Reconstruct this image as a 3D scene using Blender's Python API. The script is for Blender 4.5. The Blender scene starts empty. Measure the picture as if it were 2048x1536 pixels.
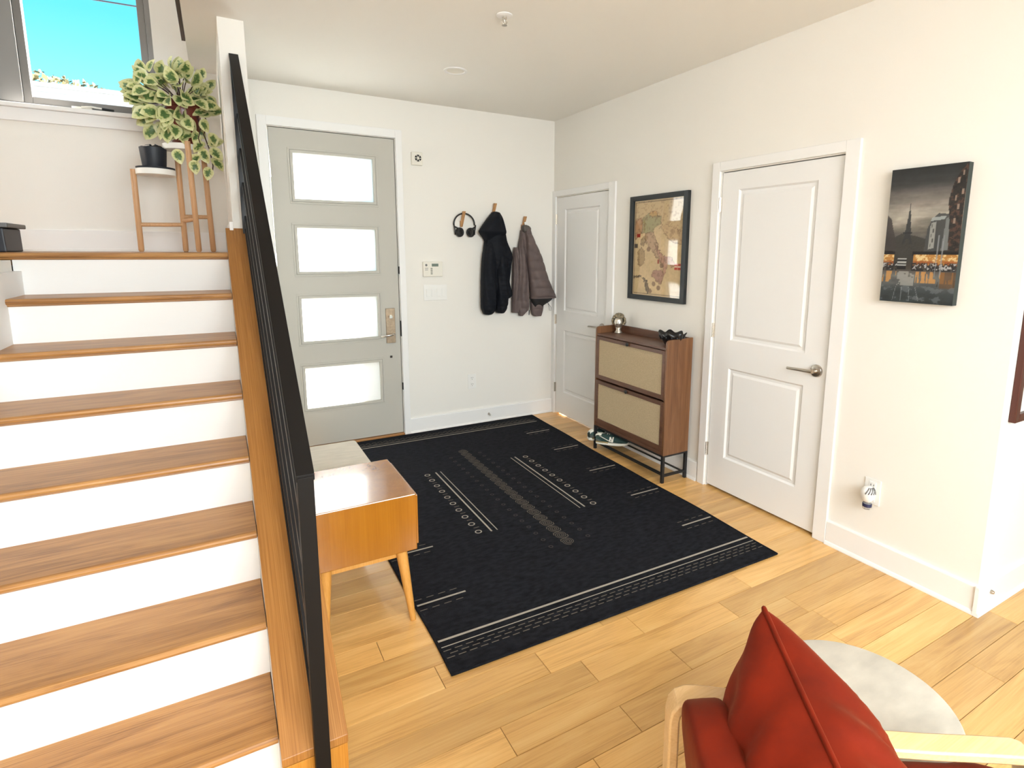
import bpy, bmesh, math, random
import numpy as np
from mathutils import Vector, Matrix, Euler, Quaternion, noise as mnoise
SC = bpy.context.scene
COL = SC.collection
rnd = random.Random(7)
PI = math.pi

# ---------------------------------------------------------------- camera, sky, sun, daylight, exposure
cam_d = bpy.data.cameras.new('camera'); cam = bpy.data.objects.new('camera', cam_d); COL.objects.link(cam)
SC.camera = cam
cam_d.sensor_width = 36.0; cam_d.sensor_fit = 'HORIZONTAL'
cam_d.lens = 1118.04/2048*36
cam_d.shift_x = -57.82/2048; cam_d.shift_y = -85.6/2048
cam_d.clip_start = 0.05; cam_d.clip_end = 400
cam.location = (-2.7867, -4.6186, 1.5697)
_m = Euler((math.radians(80.8718), 0, math.radians(-29.8796)), 'XYZ').to_matrix() @ Matrix.Rotation(math.radians(0.3249), 3, 'Z')
cam.rotation_euler = _m.to_euler('XYZ')

SC.view_settings.view_transform = 'Standard'; SC.view_settings.look = 'None'
SC.view_settings.gamma = 1.0; SC.view_settings.use_curve_mapping = False
SC.view_settings.exposure = 1.1

W = bpy.data.worlds.new('World'); SC.world = W; W.use_nodes = True
nt = W.node_tree; nt.nodes.clear()
def N(nt, t, **kw):
    n = nt.nodes.new(t)
    for k, v in kw.items():
        if k.startswith('i_'):
            key = k[2:]
            key = int(key) if key.isdigit() else key.replace('_', ' ')
            n.inputs[key].default_value = v
        else: setattr(n, k, v)
    return n
def L(nt, a, b): nt.links.new(a, b)
def ramp(nt, stops, interp='LINEAR'):
    r = nt.nodes.new('ShaderNodeValToRGB'); r.color_ramp.interpolation = interp
    el = r.color_ramp.elements
    while len(el) > 1: el.remove(el[-1])
    el[0].position = stops[0][0]; el[0].color = (*stops[0][1], 1)
    for p, c in stops[1:]:
        e = el.new(p); e.color = (*c, 1)
    return r
tc = N(nt, 'ShaderNodeTexCoord'); sep = N(nt, 'ShaderNodeSeparateXYZ'); L(nt, tc.outputs['Generated'], sep.inputs[0])
sky = ramp(nt, [(0.0, (.55, .95, 1.05)), (.12, (.40, .90, 1.05)), (.30, (.12, .66, 1.0)), (1.0, (.05, .36, .85))])
L(nt, sep.outputs['Z'], sky.inputs[0])
mp = N(nt, 'ShaderNodeMapping'); mp.inputs['Location'].default_value = (1.02, 4.75, 0.40); mp.inputs['Scale'].default_value = (1, 1, 2.2)
L(nt, tc.outputs['Generated'], mp.inputs[0])
cn = N(nt, 'ShaderNodeTexNoise', i_Scale=2.1, i_Detail=8.0, i_Roughness=.55); L(nt, mp.outputs[0], cn.inputs['Vector'])
cr = ramp(nt, [(.56, (0, 0, 0)), (.72, (1, 1, 1))]); L(nt, cn.outputs['Fac'], cr.inputs[0])
mx = N(nt, 'ShaderNodeMixRGB'); mx.inputs[2].default_value = (1.25, 1.25, 1.25, 1)
L(nt, cr.outputs[0], mx.inputs[0]); L(nt, sky.outputs[0], mx.inputs[1])
bg = N(nt, 'ShaderNodeBackground', i_Strength=0.70); L(nt, mx.outputs[0], bg.inputs[0])
wo = N(nt, 'ShaderNodeOutputWorld'); L(nt, bg.outputs[0], wo.inputs[0])

def lamp(name, kind, energy, loc, rot, color=(1, 1, 1), size=None, angle=None, spread=None):
    d = bpy.data.lights.new(name, kind); d.energy = energy; d.color = color
    if kind == 'AREA': d.shape = 'RECTANGLE'; d.size, d.size_y = size
    if angle: d.angle = angle
    if spread: d.spread = math.radians(spread)
    o = bpy.data.objects.new(name, d); COL.objects.link(o); o.location = loc; o.rotation_euler = rot
    return o
_sd = Vector((-.82, -.36, -.55)).normalized()
lamp('sun', 'SUN', 44.0, (8, 8, 12), _sd.to_track_quat('-Z', 'Y').to_euler(), (1, .96, .9), angle=math.radians(4))
# daylight through the large windows of the living room behind the camera: it comes from the sky, so it falls
lamp('window_daylight', 'AREA', 88, (-2.0, -6.5, 2.0), (math.radians(59), 0, math.radians(12)), (.90, .96, 1), size=(2.8, 1.6), spread=150)
lamp('left_fill_lamp', 'AREA', 7, (-3.45, -6.4, 1.75), (math.radians(62), 0, math.radians(-90)), (.96, .985, 1), size=(2.4, 1.6), spread=150)  # added fill lamp for the right-hand wall; the left wall has no window
lamp('stairwell_fill_lamp', 'AREA', 6, (-3.9, -1.8, 5.3), (0, 0, 0), (1, .95, .88), size=(1.8, 2.4))  # lamp added above the stairwell to brighten the landing, not a known source
lamp('side_window_daylight', 'AREA', 3, (3.05, -6.2, 1.7), (math.radians(62), 0, math.radians(90)), (.95, .98, 1), size=(3.0, 1.6), spread=125)

# ---------------------------------------------------------------- materials
MATS = {}
def pbr(name, color, rough=.5, metal=0, spec=.5, sheen=0, noise=None, bump=None, coat=0, trans=0):
    """noise=(scale, amount, stretch xyz); bump=(scale, strength, stretch)"""
    m = bpy.data.materials.new(name); m.use_nodes = True; t = m.node_tree
    b = t.nodes['Principled BSDF']
    b.inputs['Base Color'].default_value = (*color, 1); b.inputs['Roughness'].default_value = rough
    b.inputs['Metallic'].default_value = metal; b.inputs['Specular IOR Level'].default_value = spec
    if sheen: b.inputs['Sheen Weight'].default_value = sheen; b.inputs['Sheen Roughness'].default_value = .4
    if coat: b.inputs['Coat Weight'].default_value = coat; b.inputs['Coat Roughness'].default_value = .15
    if trans: b.inputs['Transmission Weight'].default_value = trans
    if noise or bump: co = N(t, 'ShaderNodeTexCoord')
    if noise:
        mpn = N(t, 'ShaderNodeMapping'); mpn.inputs['Scale'].default_value = noise[2] if len(noise) > 2 else (1, 1, 1)
        L(t, co.outputs['Object'], mpn.inputs[0])
        nz = N(t, 'ShaderNodeTexNoise', i_Scale=noise[0], i_Detail=5.0); L(t, mpn.outputs[0], nz.inputs['Vector'])
        a = noise[1]
        r = ramp(t, [(.25, tuple(max(0, c*(1-a)) for c in color)), (.75, tuple(min(1, c*(1+a)) for c in color))])
        L(t, nz.outputs['Fac'], r.inputs[0]); L(t, r.outputs[0], b.inputs['Base Color'])
    if bump:
        mpb = N(t, 'ShaderNodeMapping'); mpb.inputs['Scale'].default_value = bump[2] if len(bump) > 2 else (1, 1, 1)
        L(t, co.outputs['Object'], mpb.inputs[0])
        nb = N(t, 'ShaderNodeTexNoise', i_Scale=bump[0], i_Detail=4.0); L(t, mpb.outputs[0], nb.inputs['Vector'])
        bp = N(t, 'ShaderNodeBump', i_Strength=bump[1], i_Distance=.01); L(t, nb.outputs['Fac'], bp.inputs['Height'])
        L(t, bp.outputs[0], b.inputs['Normal'])
    MATS[name] = m
    return m
def wood(name, tones, axis='x', scale=1.0, rough=.4, vary=.0, coat=0, figure=.5, spec=.5):
    """tones: dark, mid, light; grain runs along axis; vary = brightness change from object to object"""
    m = bpy.data.materials.new(name); m.use_nodes = True; t = m.node_tree; b = t.nodes['Principled BSDF']
    co = N(t, 'ShaderNodeTexCoord'); oi = N(t, 'ShaderNodeObjectInfo')
    off = N(t, 'ShaderNodeVectorMath', operation='SCALE'); off.inputs[0].default_value = (37, 53, 71)
    L(t, oi.outputs['Random'], off.inputs['Scale'])
    add = N(t, 'ShaderNodeVectorMath', operation='ADD'); L(t, co.outputs['Object'], add.inputs[0]); L(t, off.outputs[0], add.inputs[1])
    s = {'x': (.35, 3, 3), 'y': (3, .35, 3), 'z': (3, 3, .35), 'slope': (3, .3, .3)}[axis]
    mpw = N(t, 'ShaderNodeMapping'); mpw.inputs['Scale'].default_value = tuple(v*scale for v in s); L(t, add.outputs[0], mpw.inputs[0])
    n1 = N(t, 'ShaderNodeTexNoise', i_Scale=3.0, i_Detail=6.0, i_Roughness=.6, i_Distortion=1.2); L(t, mpw.outputs[0], n1.inputs['Vector'])
    mp2 = N(t, 'ShaderNodeMapping'); mp2.inputs['Scale'].default_value = tuple((v*14 if v > scale else v*1.2)*scale for v in s); L(t, add.outputs[0], mp2.inputs[0])
    n2 = N(t, 'ShaderNodeTexNoise', i_Scale=4.0, i_Detail=3.0); L(t, mp2.outputs[0], n2.inputs['Vector'])
    mixf = N(t, 'ShaderNodeMix', data_type='FLOAT'); mixf.inputs[0].default_value = 1-figure
    L(t, n1.outputs['Fac'], mixf.inputs[2]); L(t, n2.outputs['Fac'], mixf.inputs[3])
    r = ramp(t, [(.30, tones[0]), (.5, tones[1]), (.70, tones[2])]); L(t, mixf.outputs[0], r.inputs[0])
    out = r.outputs[0]
    if vary:
        hs = N(t, 'ShaderNodeHueSaturation'); mr = N(t, 'ShaderNodeMapRange'); mr.inputs['To Min'].default_value = 1-vary; mr.inputs['To Max'].default_value = 1+vary*.55
        L(t, oi.outputs['Random'], mr.inputs['Value']); L(t, mr.outputs[0], hs.inputs['Value']); L(t, out, hs.inputs['Color']); out = hs.outputs[0]
    L(t, out, b.inputs['Base Color']); b.inputs['Roughness'].default_value = rough; b.inputs['Specular IOR Level'].default_value = spec
    if coat: b.inputs['Coat Weight'].default_value = coat; b.inputs['Coat Roughness'].default_value = .10
    bp = N(t, 'ShaderNodeBump', i_Strength=.06, i_Distance=.004); L(t, n2.outputs['Fac'], bp.inputs['Height']); L(t, bp.outputs[0], b.inputs['Normal'])
    MATS[name] = m
    return m
def glass_pane(name, tint=(1, 1, 1), ior=1.5):
    m = bpy.data.materials.new(name); m.use_nodes = True; t = m.node_tree; t.nodes.clear()
    tr = N(t, 'ShaderNodeBsdfTransparent'); tr.inputs[0].default_value = (*tint, 1)
    gl = N(t, 'ShaderNodeBsdfGlossy'); gl.inputs['Roughness'].default_value = 0.0
    fr = N(t, 'ShaderNodeFresnel', i_IOR=ior); ms = N(t, 'ShaderNodeMixShader'); o = N(t, 'ShaderNodeOutputMaterial')
    ge = N(t, 'ShaderNodeNewGeometry'); iv = N(t, 'ShaderNodeMath', operation='SUBTRACT'); iv.inputs[0].default_value = 1.0; L(t, ge.outputs['Backfacing'], iv.inputs[1])
    mu = N(t, 'ShaderNodeMath', operation='MULTIPLY'); L(t, fr.outputs[0], mu.inputs[0]); L(t, iv.outputs[0], mu.inputs[1])
    L(t, mu.outputs[0], ms.inputs[0]); L(t, tr.outputs[0], ms.inputs[1]); L(t, gl.outputs[0], ms.inputs[2]); L(t, ms.outputs[0], o.inputs[0])
    MATS[name] = m
    return m
M = MATS
pbr('wall_paint', (.82, .785, .725), .9, spec=.2, bump=(180, .05))
pbr('ceiling_paint', (.87, .84, .785), .95, spec=.1)
pbr('trim_paint', (.83, .81, .785), .5, spec=.4)
pbr('door_paint', (.80, .785, .765), .55, spec=.4)
pbr('front_door_paint', (.49, .465, .405), .5, spec=.4)
pbr('riser_paint', (.84, .82, .79), .6, spec=.3, noise=(3.0, .02), bump=(40, .05, (.3, 1, 1)))
wood('maple', ((.50, .255, .072), (.73, .415, .135), (.83, .53, .205)), 'x', 1.25, .28, vary=.24, coat=.35, figure=.7)
pbr('joint_dark', (.16, .08, .03), .8)
wood('oak', ((.17, .062, .014), (.42, .195, .056), (.55, .29, .095)), 'x', 1.9, .42, vary=.06, coat=.1, figure=.62)
wood('oak_cap', ((.27, .10, .016), (.38, .155, .030), (.48, .22, .055)), 'slope', 2.2, .42, vary=.05, figure=.3)
wood('oak_end', ((.38, .14, .012), (.50, .20, .022), (.58, .26, .045)), 'z', 1.8, .42, figure=.4)
wood('bench_wood', ((.28, .092, .003), (.34, .118, .005), (.39, .145, .009)), 'z', 1.2, .22, coat=1.0, figure=.6)
wood('bench_leg', ((.50, .22, .04), (.60, .28, .06), (.66, .34, .10)), 'z', 1.5, .3, figure=.5)
wood('walnut', ((.085, .034, .013), (.165, .070, .028), (.26, .125, .055)), 'z', 1.8, .4, figure=.55)
wood('walnut_front', ((.07, .028, .015), (.12, .05, .026), (.17, .08, .043)), 'y', 1.8, .4, figure=.55)
wood('bamboo', ((.48, .25, .11), (.60, .34, .165), (.68, .42, .22)), 'z', 2.2, .45, figure=.4)
wood('chair_wood', ((.60, .37, .16), (.70, .46, .22), (.76, .53, .28)), 'x', 1.5, .35, figure=.5)
wood('hook_wood', ((.30, .14, .045), (.42, .21, .08), (.5, .27, .11)), 'z', 3, .5, figure=.5)
pbr('cane', (.50, .385, .235), .75, noise=(160, .16), bump=(420, .35))
pbr('black_metal', (.012, .012, .013), .45, metal=.0, spec=.4)
pbr('rail_metal', (.007, .0055, .0045), .55, spec=.18)
pbr('rail_bar', (.008, .008, .009), .45, spec=.35)
pbr('nickel', (.55, .50, .44), .28, metal=1)
pbr('satin_steel', (.72, .68, .62), .25, metal=1)
pbr('bronze_plate', (.34, .25, .17), .42, metal=.85, noise=(60, .2))
pbr('dark_bronze', (.05, .04, .035), .4, metal=.6)
pbr('white_plastic', (.82, .80, .76), .35)
pbr('ivory_plastic', (.78, .735, .64), .4)
pbr('lcd_green', (.16, .19, .15), .2)
pbr('grey_button', (.30, .29, .24), .5)
pbr('dark_hole', (.02, .02, .02), .8)
pbr('window_frame', (.24, .225, .21), .45)
pbr('window_mullion', (.25, .24, .23), .5)
pbr('white_tray', (.86, .84, .79), .45)
pbr('navy_pot', (.010, .014, .022), .5)
pbr('terracotta', (.16, .028, .016), .35, noise=(14, .3), coat=.3)
pbr('soil', (.03, .02, .014), .95)
pbr('plant_stem', (.07, .035, .025), .6)
pbr('grey_lid', (.16, .155, .15), .5)
pbr('dark_body', (.022, .022, .027), .45)
pbr('rug_pile', (.012, .0125, .016), .95, spec=.1, noise=(26, .55, (1, 2.2, 1)), bump=(300, .5))
pbr('rug_light', (.36, .325, .27), .95, spec=.1)
pbr('rug_mid', (.15, .13, .105), .95, spec=.1)
pbr('rug_dim', (.055, .05, .048), .95, spec=.1)
pbr('cushion_cloth', (.62, .565, .48), .85, noise=(9, .10, (1, 5, 1)), bump=(250, .15))
pbr('rust_velvet', (.11, .0075, .0013), .75, spec=.12, sheen=.18, noise=(7, .55), bump=(16, .25))
pbr('rust_velvet_light', (.140, .0092, .0014), .70, spec=.12, sheen=.18, noise=(6, .55), bump=(14, .25))
M['rust_velvet'].node_tree.nodes['Principled BSDF'].inputs['Sheen Tint'].default_value = (1, .38, .16, 1)
M['rust_velvet_light'].node_tree.nodes['Principled BSDF'].inputs['Sheen Tint'].default_value = (1, .38, .16, 1)
pbr('marble', (.50, .45, .375), .35, noise=(11, .16, (1, 2, 1)))
pbr('black_cloth', (.0045, .0055, .009), .7, spec=.2)
pbr('puffer_cloth', (.125, .092, .086), .6, spec=.3, noise=(20, .12))
pbr('collar_cloth', (.105, .09, .078), .6, spec=.3)
pbr('lining', (.008, .008, .009), .6)
pbr('black_plastic', (.008, .008, .009), .35)
pbr('silver_head', (.60, .55, .47), .42, metal=.9, noise=(40, .3))
pbr('silver_hair', (.30, .25, .17), .4, metal=.7, noise=(70, .5))
pbr('black_ceramic', (.006, .006, .007), .3)
pbr('shoe_green', (.025, .062, .055), .7)
pbr('shoe_grey', (.10, .115, .10), .7)
pbr('shoe_white', (.80, .76, .66), .6)
pbr('shoe_tan', (.33, .25, .12), .7)
pbr('frame_black', (.008, .011, .013), .4)
pbr('mat_cream', (.70, .58, .40), .8)
pbr('canvas_side', (.02, .03, .028), .6)
pbr('brown_frame', (.075, .018, .010), .35)
pbr('white_siding', (.52, .52, .52), .6)
pbr('concrete', (.27, .26, .25), .9)
pbr('yellow_leaves', (.15, .128, .05), .8)
pbr('bark', (.2, .15, .11), .9)
pbr('wire_black', (.02, .022, .03), .6)
pbr('navy_label', (.02, .022, .07), .4)
pbr('clear_oil', (.75, .72, .68), .1, trans=.7)
pbr('dark_trim_wood', (.045, .018, .022), .4)
pbr('upper_paint', (.8, .79, .77), .9, spec=.1)
glass_pane('clear_glass'); glass_pane('picture_glass', ior=1.65)
def frosted():
    m = bpy.data.materials.new('frosted_glass'); m.use_nodes = True; t = m.node_tree; t.nodes.clear()
    tl = N(t, 'ShaderNodeBsdfTranslucent'); tl.inputs[0].default_value = (.93, .96, .97, 1)
    gl = N(t, 'ShaderNodeBsdfGlossy'); gl.inputs['Roughness'].default_value = .25
    ms = N(t, 'ShaderNodeMixShader'); ms.inputs[0].default_value = .04; o = N(t, 'ShaderNodeOutputMaterial')
    L(t, tl.outputs[0], ms.inputs[1]); L(t, gl.outputs[0], ms.inputs[2]); L(t, ms.outputs[0], o.inputs[0])
    MATS['frosted_glass'] = m
frosted()
def leaf_material():
    m = bpy.data.materials.new('variegated_leaf'); m.use_nodes = True; t = m.node_tree; b = t.nodes['Principled BSDF']
    at = N(t, 'ShaderNodeAttribute', attribute_name='edge'); co = N(t, 'ShaderNodeTexCoord'); oi = N(t, 'ShaderNodeObjectInfo')
    ad = N(t, 'ShaderNodeVectorMath', operation='ADD'); sc_ = N(t, 'ShaderNodeVectorMath', operation='SCALE'); sc_.inputs[0].default_value = (5, 9, 3)
    L(t, oi.outputs['Random'], sc_.inputs['Scale']); L(t, co.outputs['Object'], ad.inputs[0]); L(t, sc_.outputs[0], ad.inputs[1])
    nz = N(t, 'ShaderNodeTexNoise', i_Scale=7.0, i_Detail=3.0); L(t, ad.outputs[0], nz.inputs['Vector'])
    mm = N(t, 'ShaderNodeMath', operation='MULTIPLY_ADD'); mm.inputs[1].default_value = .70; L(t, nz.outputs['Fac'], mm.inputs[0]); L(t, at.outputs['Fac'], mm.inputs[2])
    r = ramp(t, [(.54, (.085, .16, .045)), (.62, (.19, .27, .08)), (.68, (.58, .58, .24)), (.82, (.70, .69, .36))]); L(t, mm.outputs[0], r.inputs[0])
    L(t, r.outputs[0], b.inputs['Base Color']); b.inputs['Roughness'].default_value = .4
    MATS['variegated_leaf'] = m
leaf_material()
def vcol_material(name, rough, spec=.4, bump=0):
    m = bpy.data.materials.new(name); m.use_nodes = True; t = m.node_tree; b = t.nodes['Principled BSDF']
    at = N(t, 'ShaderNodeAttribute', attribute_name='paint'); L(t, at.outputs['Color'], b.inputs['Base Color'])
    b.inputs['Roughness'].default_value = rough; b.inputs['Specular IOR Level'].default_value = spec
    if bump:
        co = N(t, 'ShaderNodeTexCoord'); nb = N(t, 'ShaderNodeTexNoise', i_Scale=90.0, i_Detail=3.0); L(t, co.outputs['Object'], nb.inputs['Vector'])
        bp = N(t, 'ShaderNodeBump', i_Strength=bump, i_Distance=.003); L(t, nb.outputs['Fac'], bp.inputs['Height']); L(t, bp.outputs[0], b.inputs['Normal'])
    MATS[name] = m
vcol_material('oil_paint', .45, .4, .35); vcol_material('map_paper', .85, .2)

# ---------------------------------------------------------------- mesh helpers
class MB:
    def __init__(s): s.v = []; s.f = []
    def add(s, vs, fs):
        o = len(s.v); s.v += [tuple(p) for p in vs]; s.f += [tuple(i+o for i in f) for f in fs]; return s
    def box(s, x0, x1, y0, y1, z0, z1):
        return s.add([(x, y, z) for z in (z0, z1) for y in (y0, y1) for x in (x0, x1)],
                     [(0, 2, 3, 1), (4, 5, 7, 6), (0, 1, 5, 4), (2, 6, 7, 3), (0, 4, 6, 2), (1, 3, 7, 5)])
    def obox(s, c, ax, ay, az):
        """oriented box: centre and three half-axis vectors"""
        c, ax, ay, az = map(Vector, (c, ax, ay, az))
        return s.add([c+ax*i+ay*j+az*k for k in (-1, 1) for j in (-1, 1) for i in (-1, 1)],
                     [(0, 2, 3, 1), (4, 5, 7, 6), (0, 1, 5, 4), (2, 6, 7, 3), (0, 4, 6, 2), (1, 3, 7, 5)])
    def rings(s, rings, caps=True, closed=False):
        n = len(rings[0]); vs = [p for r in rings for p in r]; fs = []
        m = len(rings)
        for i in range(m if closed else m-1):
            a, b = i*n, ((i+1) % m)*n
            for j in range(n): fs.append((a+j, a+(j+1) % n, b+(j+1) % n, b+j))
        if caps and not closed: fs.append(tuple(range(n))[::-1]); fs.append(tuple(range((m-1)*n, m*n)))
        return s.add(vs, fs)
    def tube(s, pts, r, n=10, closed=False, flat=1.0):
        pts = [Vector(p) for p in pts]; m = len(pts); rs = r if isinstance(r, (list, tuple)) else [r]*m
        up = None; out = []
        for i, p in enumerate(pts):
            if closed: t = (pts[(i+1) % m]-pts[i-1])
            else: t = pts[min(i+1, m-1)]-pts[max(i-1, 0)]
            t.normalize()
            if up is None: up = t.orthogonal().normalized()
            up = (up-t*up.dot(t)); up = up.normalized() if up.length > 1e-6 else t.orthogonal().normalized()
            sd = t.cross(up)
            out.append([p+(up*math.cos(a)*flat+sd*math.sin(a))*rs[i] for a in [2*PI*k/n for k in range(n)]])
        return s.rings(out, closed=closed)
    def lathe(s, prof, c=(0, 0, 0), axis='z', n=24, caps=True):
        c = Vector(c); out = []
        for r, h in prof:
            ring = []
            for k in range(n):
                a = 2*PI*k/n; u, v = r*math.cos(a), r*math.sin(a)
                ring.append(c+Vector({'z': (u, v, h), 'x': (h, u, v), 'y': (v, h, u)}[axis]))
            out.append(ring)
        return s.rings(out, caps=caps)
    def prism(s, poly, a0, a1, axis='x'):
        """poly in the two other axes (x: y,z / y: x,z / z: x,y)"""
        f = {'x': lambda p, a: (a, p[0], p[1]), 'y': lambda p, a: (p[0], a, p[1]), 'z': lambda p, a: (p[0], p[1], a)}[axis]
        return s.rings([[f(p, a0) for p in poly], [f(p, a1) for p in poly]])
    def sphere(s, c, r, nu=12, nv=8, sc=(1, 1, 1)):
        c = Vector(c); prof = []
        rr = []
        for i in range(nv+1):
            t = PI*i/nv; q = max(1e-4, math.sin(t))*r; h = -math.cos(t)*r
            rr.append([c+Vector((q*math.cos(2*PI*k/nu)*sc[0], q*math.sin(2*PI*k/nu)*sc[1], h*sc[2])) for k in range(nu)])
        return s.rings(rr)
    def grid(s, P):
        n = len(P); m = len(P[0])
        return s.add([p for r in P for p in r], [(i*m+j, i*m+j+1, (i+1)*m+j+1, (i+1)*m+j) for i in range(n-1) for j in range(m-1)])
WL = {}
def wl(o): return WL.get(o.name, Vector((0, 0, 0)))
def build(name, mb, mat, parent=None, smooth=False, bevel=0, origin=None, fix=True, bseg=2, auto=False):
    me = bpy.data.meshes.new(name)
    base = wl(parent) if parent is not None else Vector(origin or (0, 0, 0))
    me.from_pydata([tuple(Vector(p)-base) for p in mb.v], [], mb.f)
    if fix or bevel:
        b = bmesh.new(); b.from_mesh(me)
        if fix: bmesh.ops.recalc_face_normals(b, faces=b.faces)
        b.to_mesh(me); b.free()
    me.materials.append(M[mat] if isinstance(mat, str) else mat)
    o = bpy.data.objects.new(name, me); COL.objects.link(o)
    if parent is not None: o.parent = parent
    else: o.location = base
    WL[o.name] = base.copy()
    if smooth: me.shade_smooth()
    if auto: me.shade_smooth(); me.set_sharp_from_angle(angle=math.radians(auto if auto > 1 else 35))
    if bevel:
        md = o.modifiers.new('bevel', 'BEVEL'); md.width = bevel; md.segments = bseg; md.limit_method = 'ANGLE'; md.angle_limit = math.radians(40)
    return o
def thing(name, loc, label, cat, group=None):
    o = bpy.data.objects.new(name, None); COL.objects.link(o); o.location = loc; o.empty_display_size = .05
    WL[o.name] = Vector(loc); o['label'] = label; o['category'] = cat
    if group: o['group'] = group
    return o
def tag(o, label, cat, group=None, kind=None):
    o['label'] = label; o['category'] = cat
    if group: o['group'] = group
    if kind: o['kind'] = kind
    return o
def struct(name, mb, mat, **kw):
    o = build(name, mb, mat, **kw)
    o['kind'] = 'structure'
    return o
def bez(p0, p1, p2, n):
    return [tuple((1-t)**2*a+2*t*(1-t)*b+t*t*c for a, b, c in zip(p0, p1, p2)) for t in [i/n for i in range(n+1)]]

# ---------------------------------------------------------------- dimensions of the house
H = 2.749; LZ = 1.552; RUN = .26; RISE = .194; Y0 = -1.216; NOSE = .03; TT = .034
SXR = -2.738; SXL = -3.60
CEX = -2.85                     # edge of the ceiling over the stairwell
EXT = -3.625                    # end of the right-hand wall

# floor: base slab and one object per plank
fl = struct('floor', MB().box(-5.2, 3.3, -8.7, .12, -.12, -.004), 'joint_dark')
PW = .1243
ends = {20: [-2.34], 22: [-2.181, -1.477], 23: [-1.81, -1.356, -.70], 24: [-1.677, -.926], 25: [-2.082, -1.331, -.628],
        26: [-1.68], 27: [-.678], 29: [.08], 30: [-.368]}
def plank(x0, x1, ya, yb):
    c = .0005; b = MB(); z1 = 0.0; zc = -.0015
    lo = [(x0, yb, -.006), (x1, yb, -.006), (x1, ya, -.006), (x0, ya, -.006)]
    mi = [(x, y, zc) for x, y, _ in lo]
    hi = [(x0+c, yb+c, z1), (x1-c, yb+c, z1), (x1-c, ya-c, z1), (x0+c, ya-c, z1)]
    b.rings([lo, mi, hi])
    return b
for i in range(0, 46):
    ya = -3.134-PW*(i-25)-.0004; yb = ya-PW+.0018
    xr = .03 if yb > EXT-.02 else 1.75
    if ya > EXT > yb: xr = 1.75
    xs = [-2.62 if i < 26 else -3.59]+sorted(ends.get(i, []))+[xr]
    cuts = [xs[0]]
    for a, b_ in zip(xs, xs[1:]):
        p = a
        while b_-p > 1.45:
            p = p+rnd.uniform(.55, 1.15); cuts.append(p)
        cuts.append(b_)
    for a, b_ in zip(cuts, cuts[1:]):
        if b_-a > .02: build('plank', plank(a+.0009, b_-.0009, ya, yb), 'maple', fl)
for x0, x1, y0, y1 in [(-5.2, -2.625, -3.259, -3.02), (-5.2, -3.595, -5.76, -3.2595), (-5.2, 3.3, -8.7, -5.761), (1.755, 3.3, -5.755, -3.6)]:
    struct('floor', MB().box(x0, x1, y0, y1, -.006, 0), 'maple')

# walls
wb = MB()
def wall_with_holes(b, u0, u1, z0, z1, holes, put):
    us = sorted({u0, u1, *[h[0] for h in holes], *[h[1] for h in holes]}); zs = sorted({z0, z1, *[h[2] for h in holes], *[h[3] for h in holes]})
    for a, c in zip(us, us[1:]):
        for d, e in zip(zs, zs[1:]):
            m_, n_ = (a+c)/2, (d+e)/2
            if any(h[0] < m_ < h[1] and h[2] < n_ < h[3] for h in holes): continue
            put(a, c, d, e)
D1 = (-2.408, -1.491, 0, 2.449); WN = (-4.52, -3.045, 2.425, 3.95)
wall_with_holes(wb, -5.2, .12, -.1, 5.4, [D1, WN], lambda a, c, d, e: wb.box(a, c, 0, .18, d, e))
struct('wall_back', wb, 'wall_paint')
wr = MB(); D2 = (-.872, -.061, 0, 2.064); D3 = (-2.845, -2.040, 0, 2.064)
wall_with_holes(wr, EXT, 0, 0, H, [D2, D3], lambda a, c, d, e: wr.box(0, .12, a, c, d, e))
wr.box(.12, 3.3, EXT, EXT+.12, 0, H)
struct('wall_right', wr, 'wall_paint')
struct('wall_closet', MB().box(.5, .56, EXT+.12, 0, 0, H), 'upper_paint')
struct('wall_far_right', MB().box(3.2, 3.32, -8.7, EXT, 0, H), 'wall_paint')
wh = MB(); wall_with_holes(wh, -5.2, 3.3, 0, H, [(-2.6, 3.0, .5, 2.6)], lambda a, c, d, e: wh.box(a, c, -8.55, -8.4, d, e))
struct('wall_behind', wh, 'wall_paint')
struct('wall_left', MB().box(SXL-.1, SXL, -8.4, -1.75, 0, H).box(SXL-.1, SXL, -1.75, Y0+.02, 0, LZ-.035), 'wall_paint')
struct('wall_stairwell', MB().box(-5.2, -5.085, -3.7, 0, 0, 5.4), 'upper_paint')
struct('wall_stairwell', MB().box(-5.2, CEX, -3.72, -3.6, H, 5.4), 'upper_paint')
struct('wall_stairwell', MB().box(-5.2, SXL, -3.72, -3.6, 0, H), 'upper_paint')
struct('wall_stairwell', MB().box(CEX+.02, CEX+.14, -3.6, 0, 3.05, 5.4), 'upper_paint')
struct('ceiling', MB().box(-5.2, -2.6, -3.72, .18, 5.4, 5.5), 'upper_paint')
struct('ceiling', MB().box(CEX, 3.3, -8.55, 0, H, 3.05).box(-5.2, CEX, -8.55, -3.6, H, 3.05), 'ceiling_paint')
part = struct('wall_partition', MB().box(-2.697, -2.575, -1.11, 0, 0, H), 'wall_paint')
build('baseboard', MB().box(-2.715, -2.6972, -1.126, -.03, LZ+.001, LZ+.165), 'trim_paint', part, bevel=.002)

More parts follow.
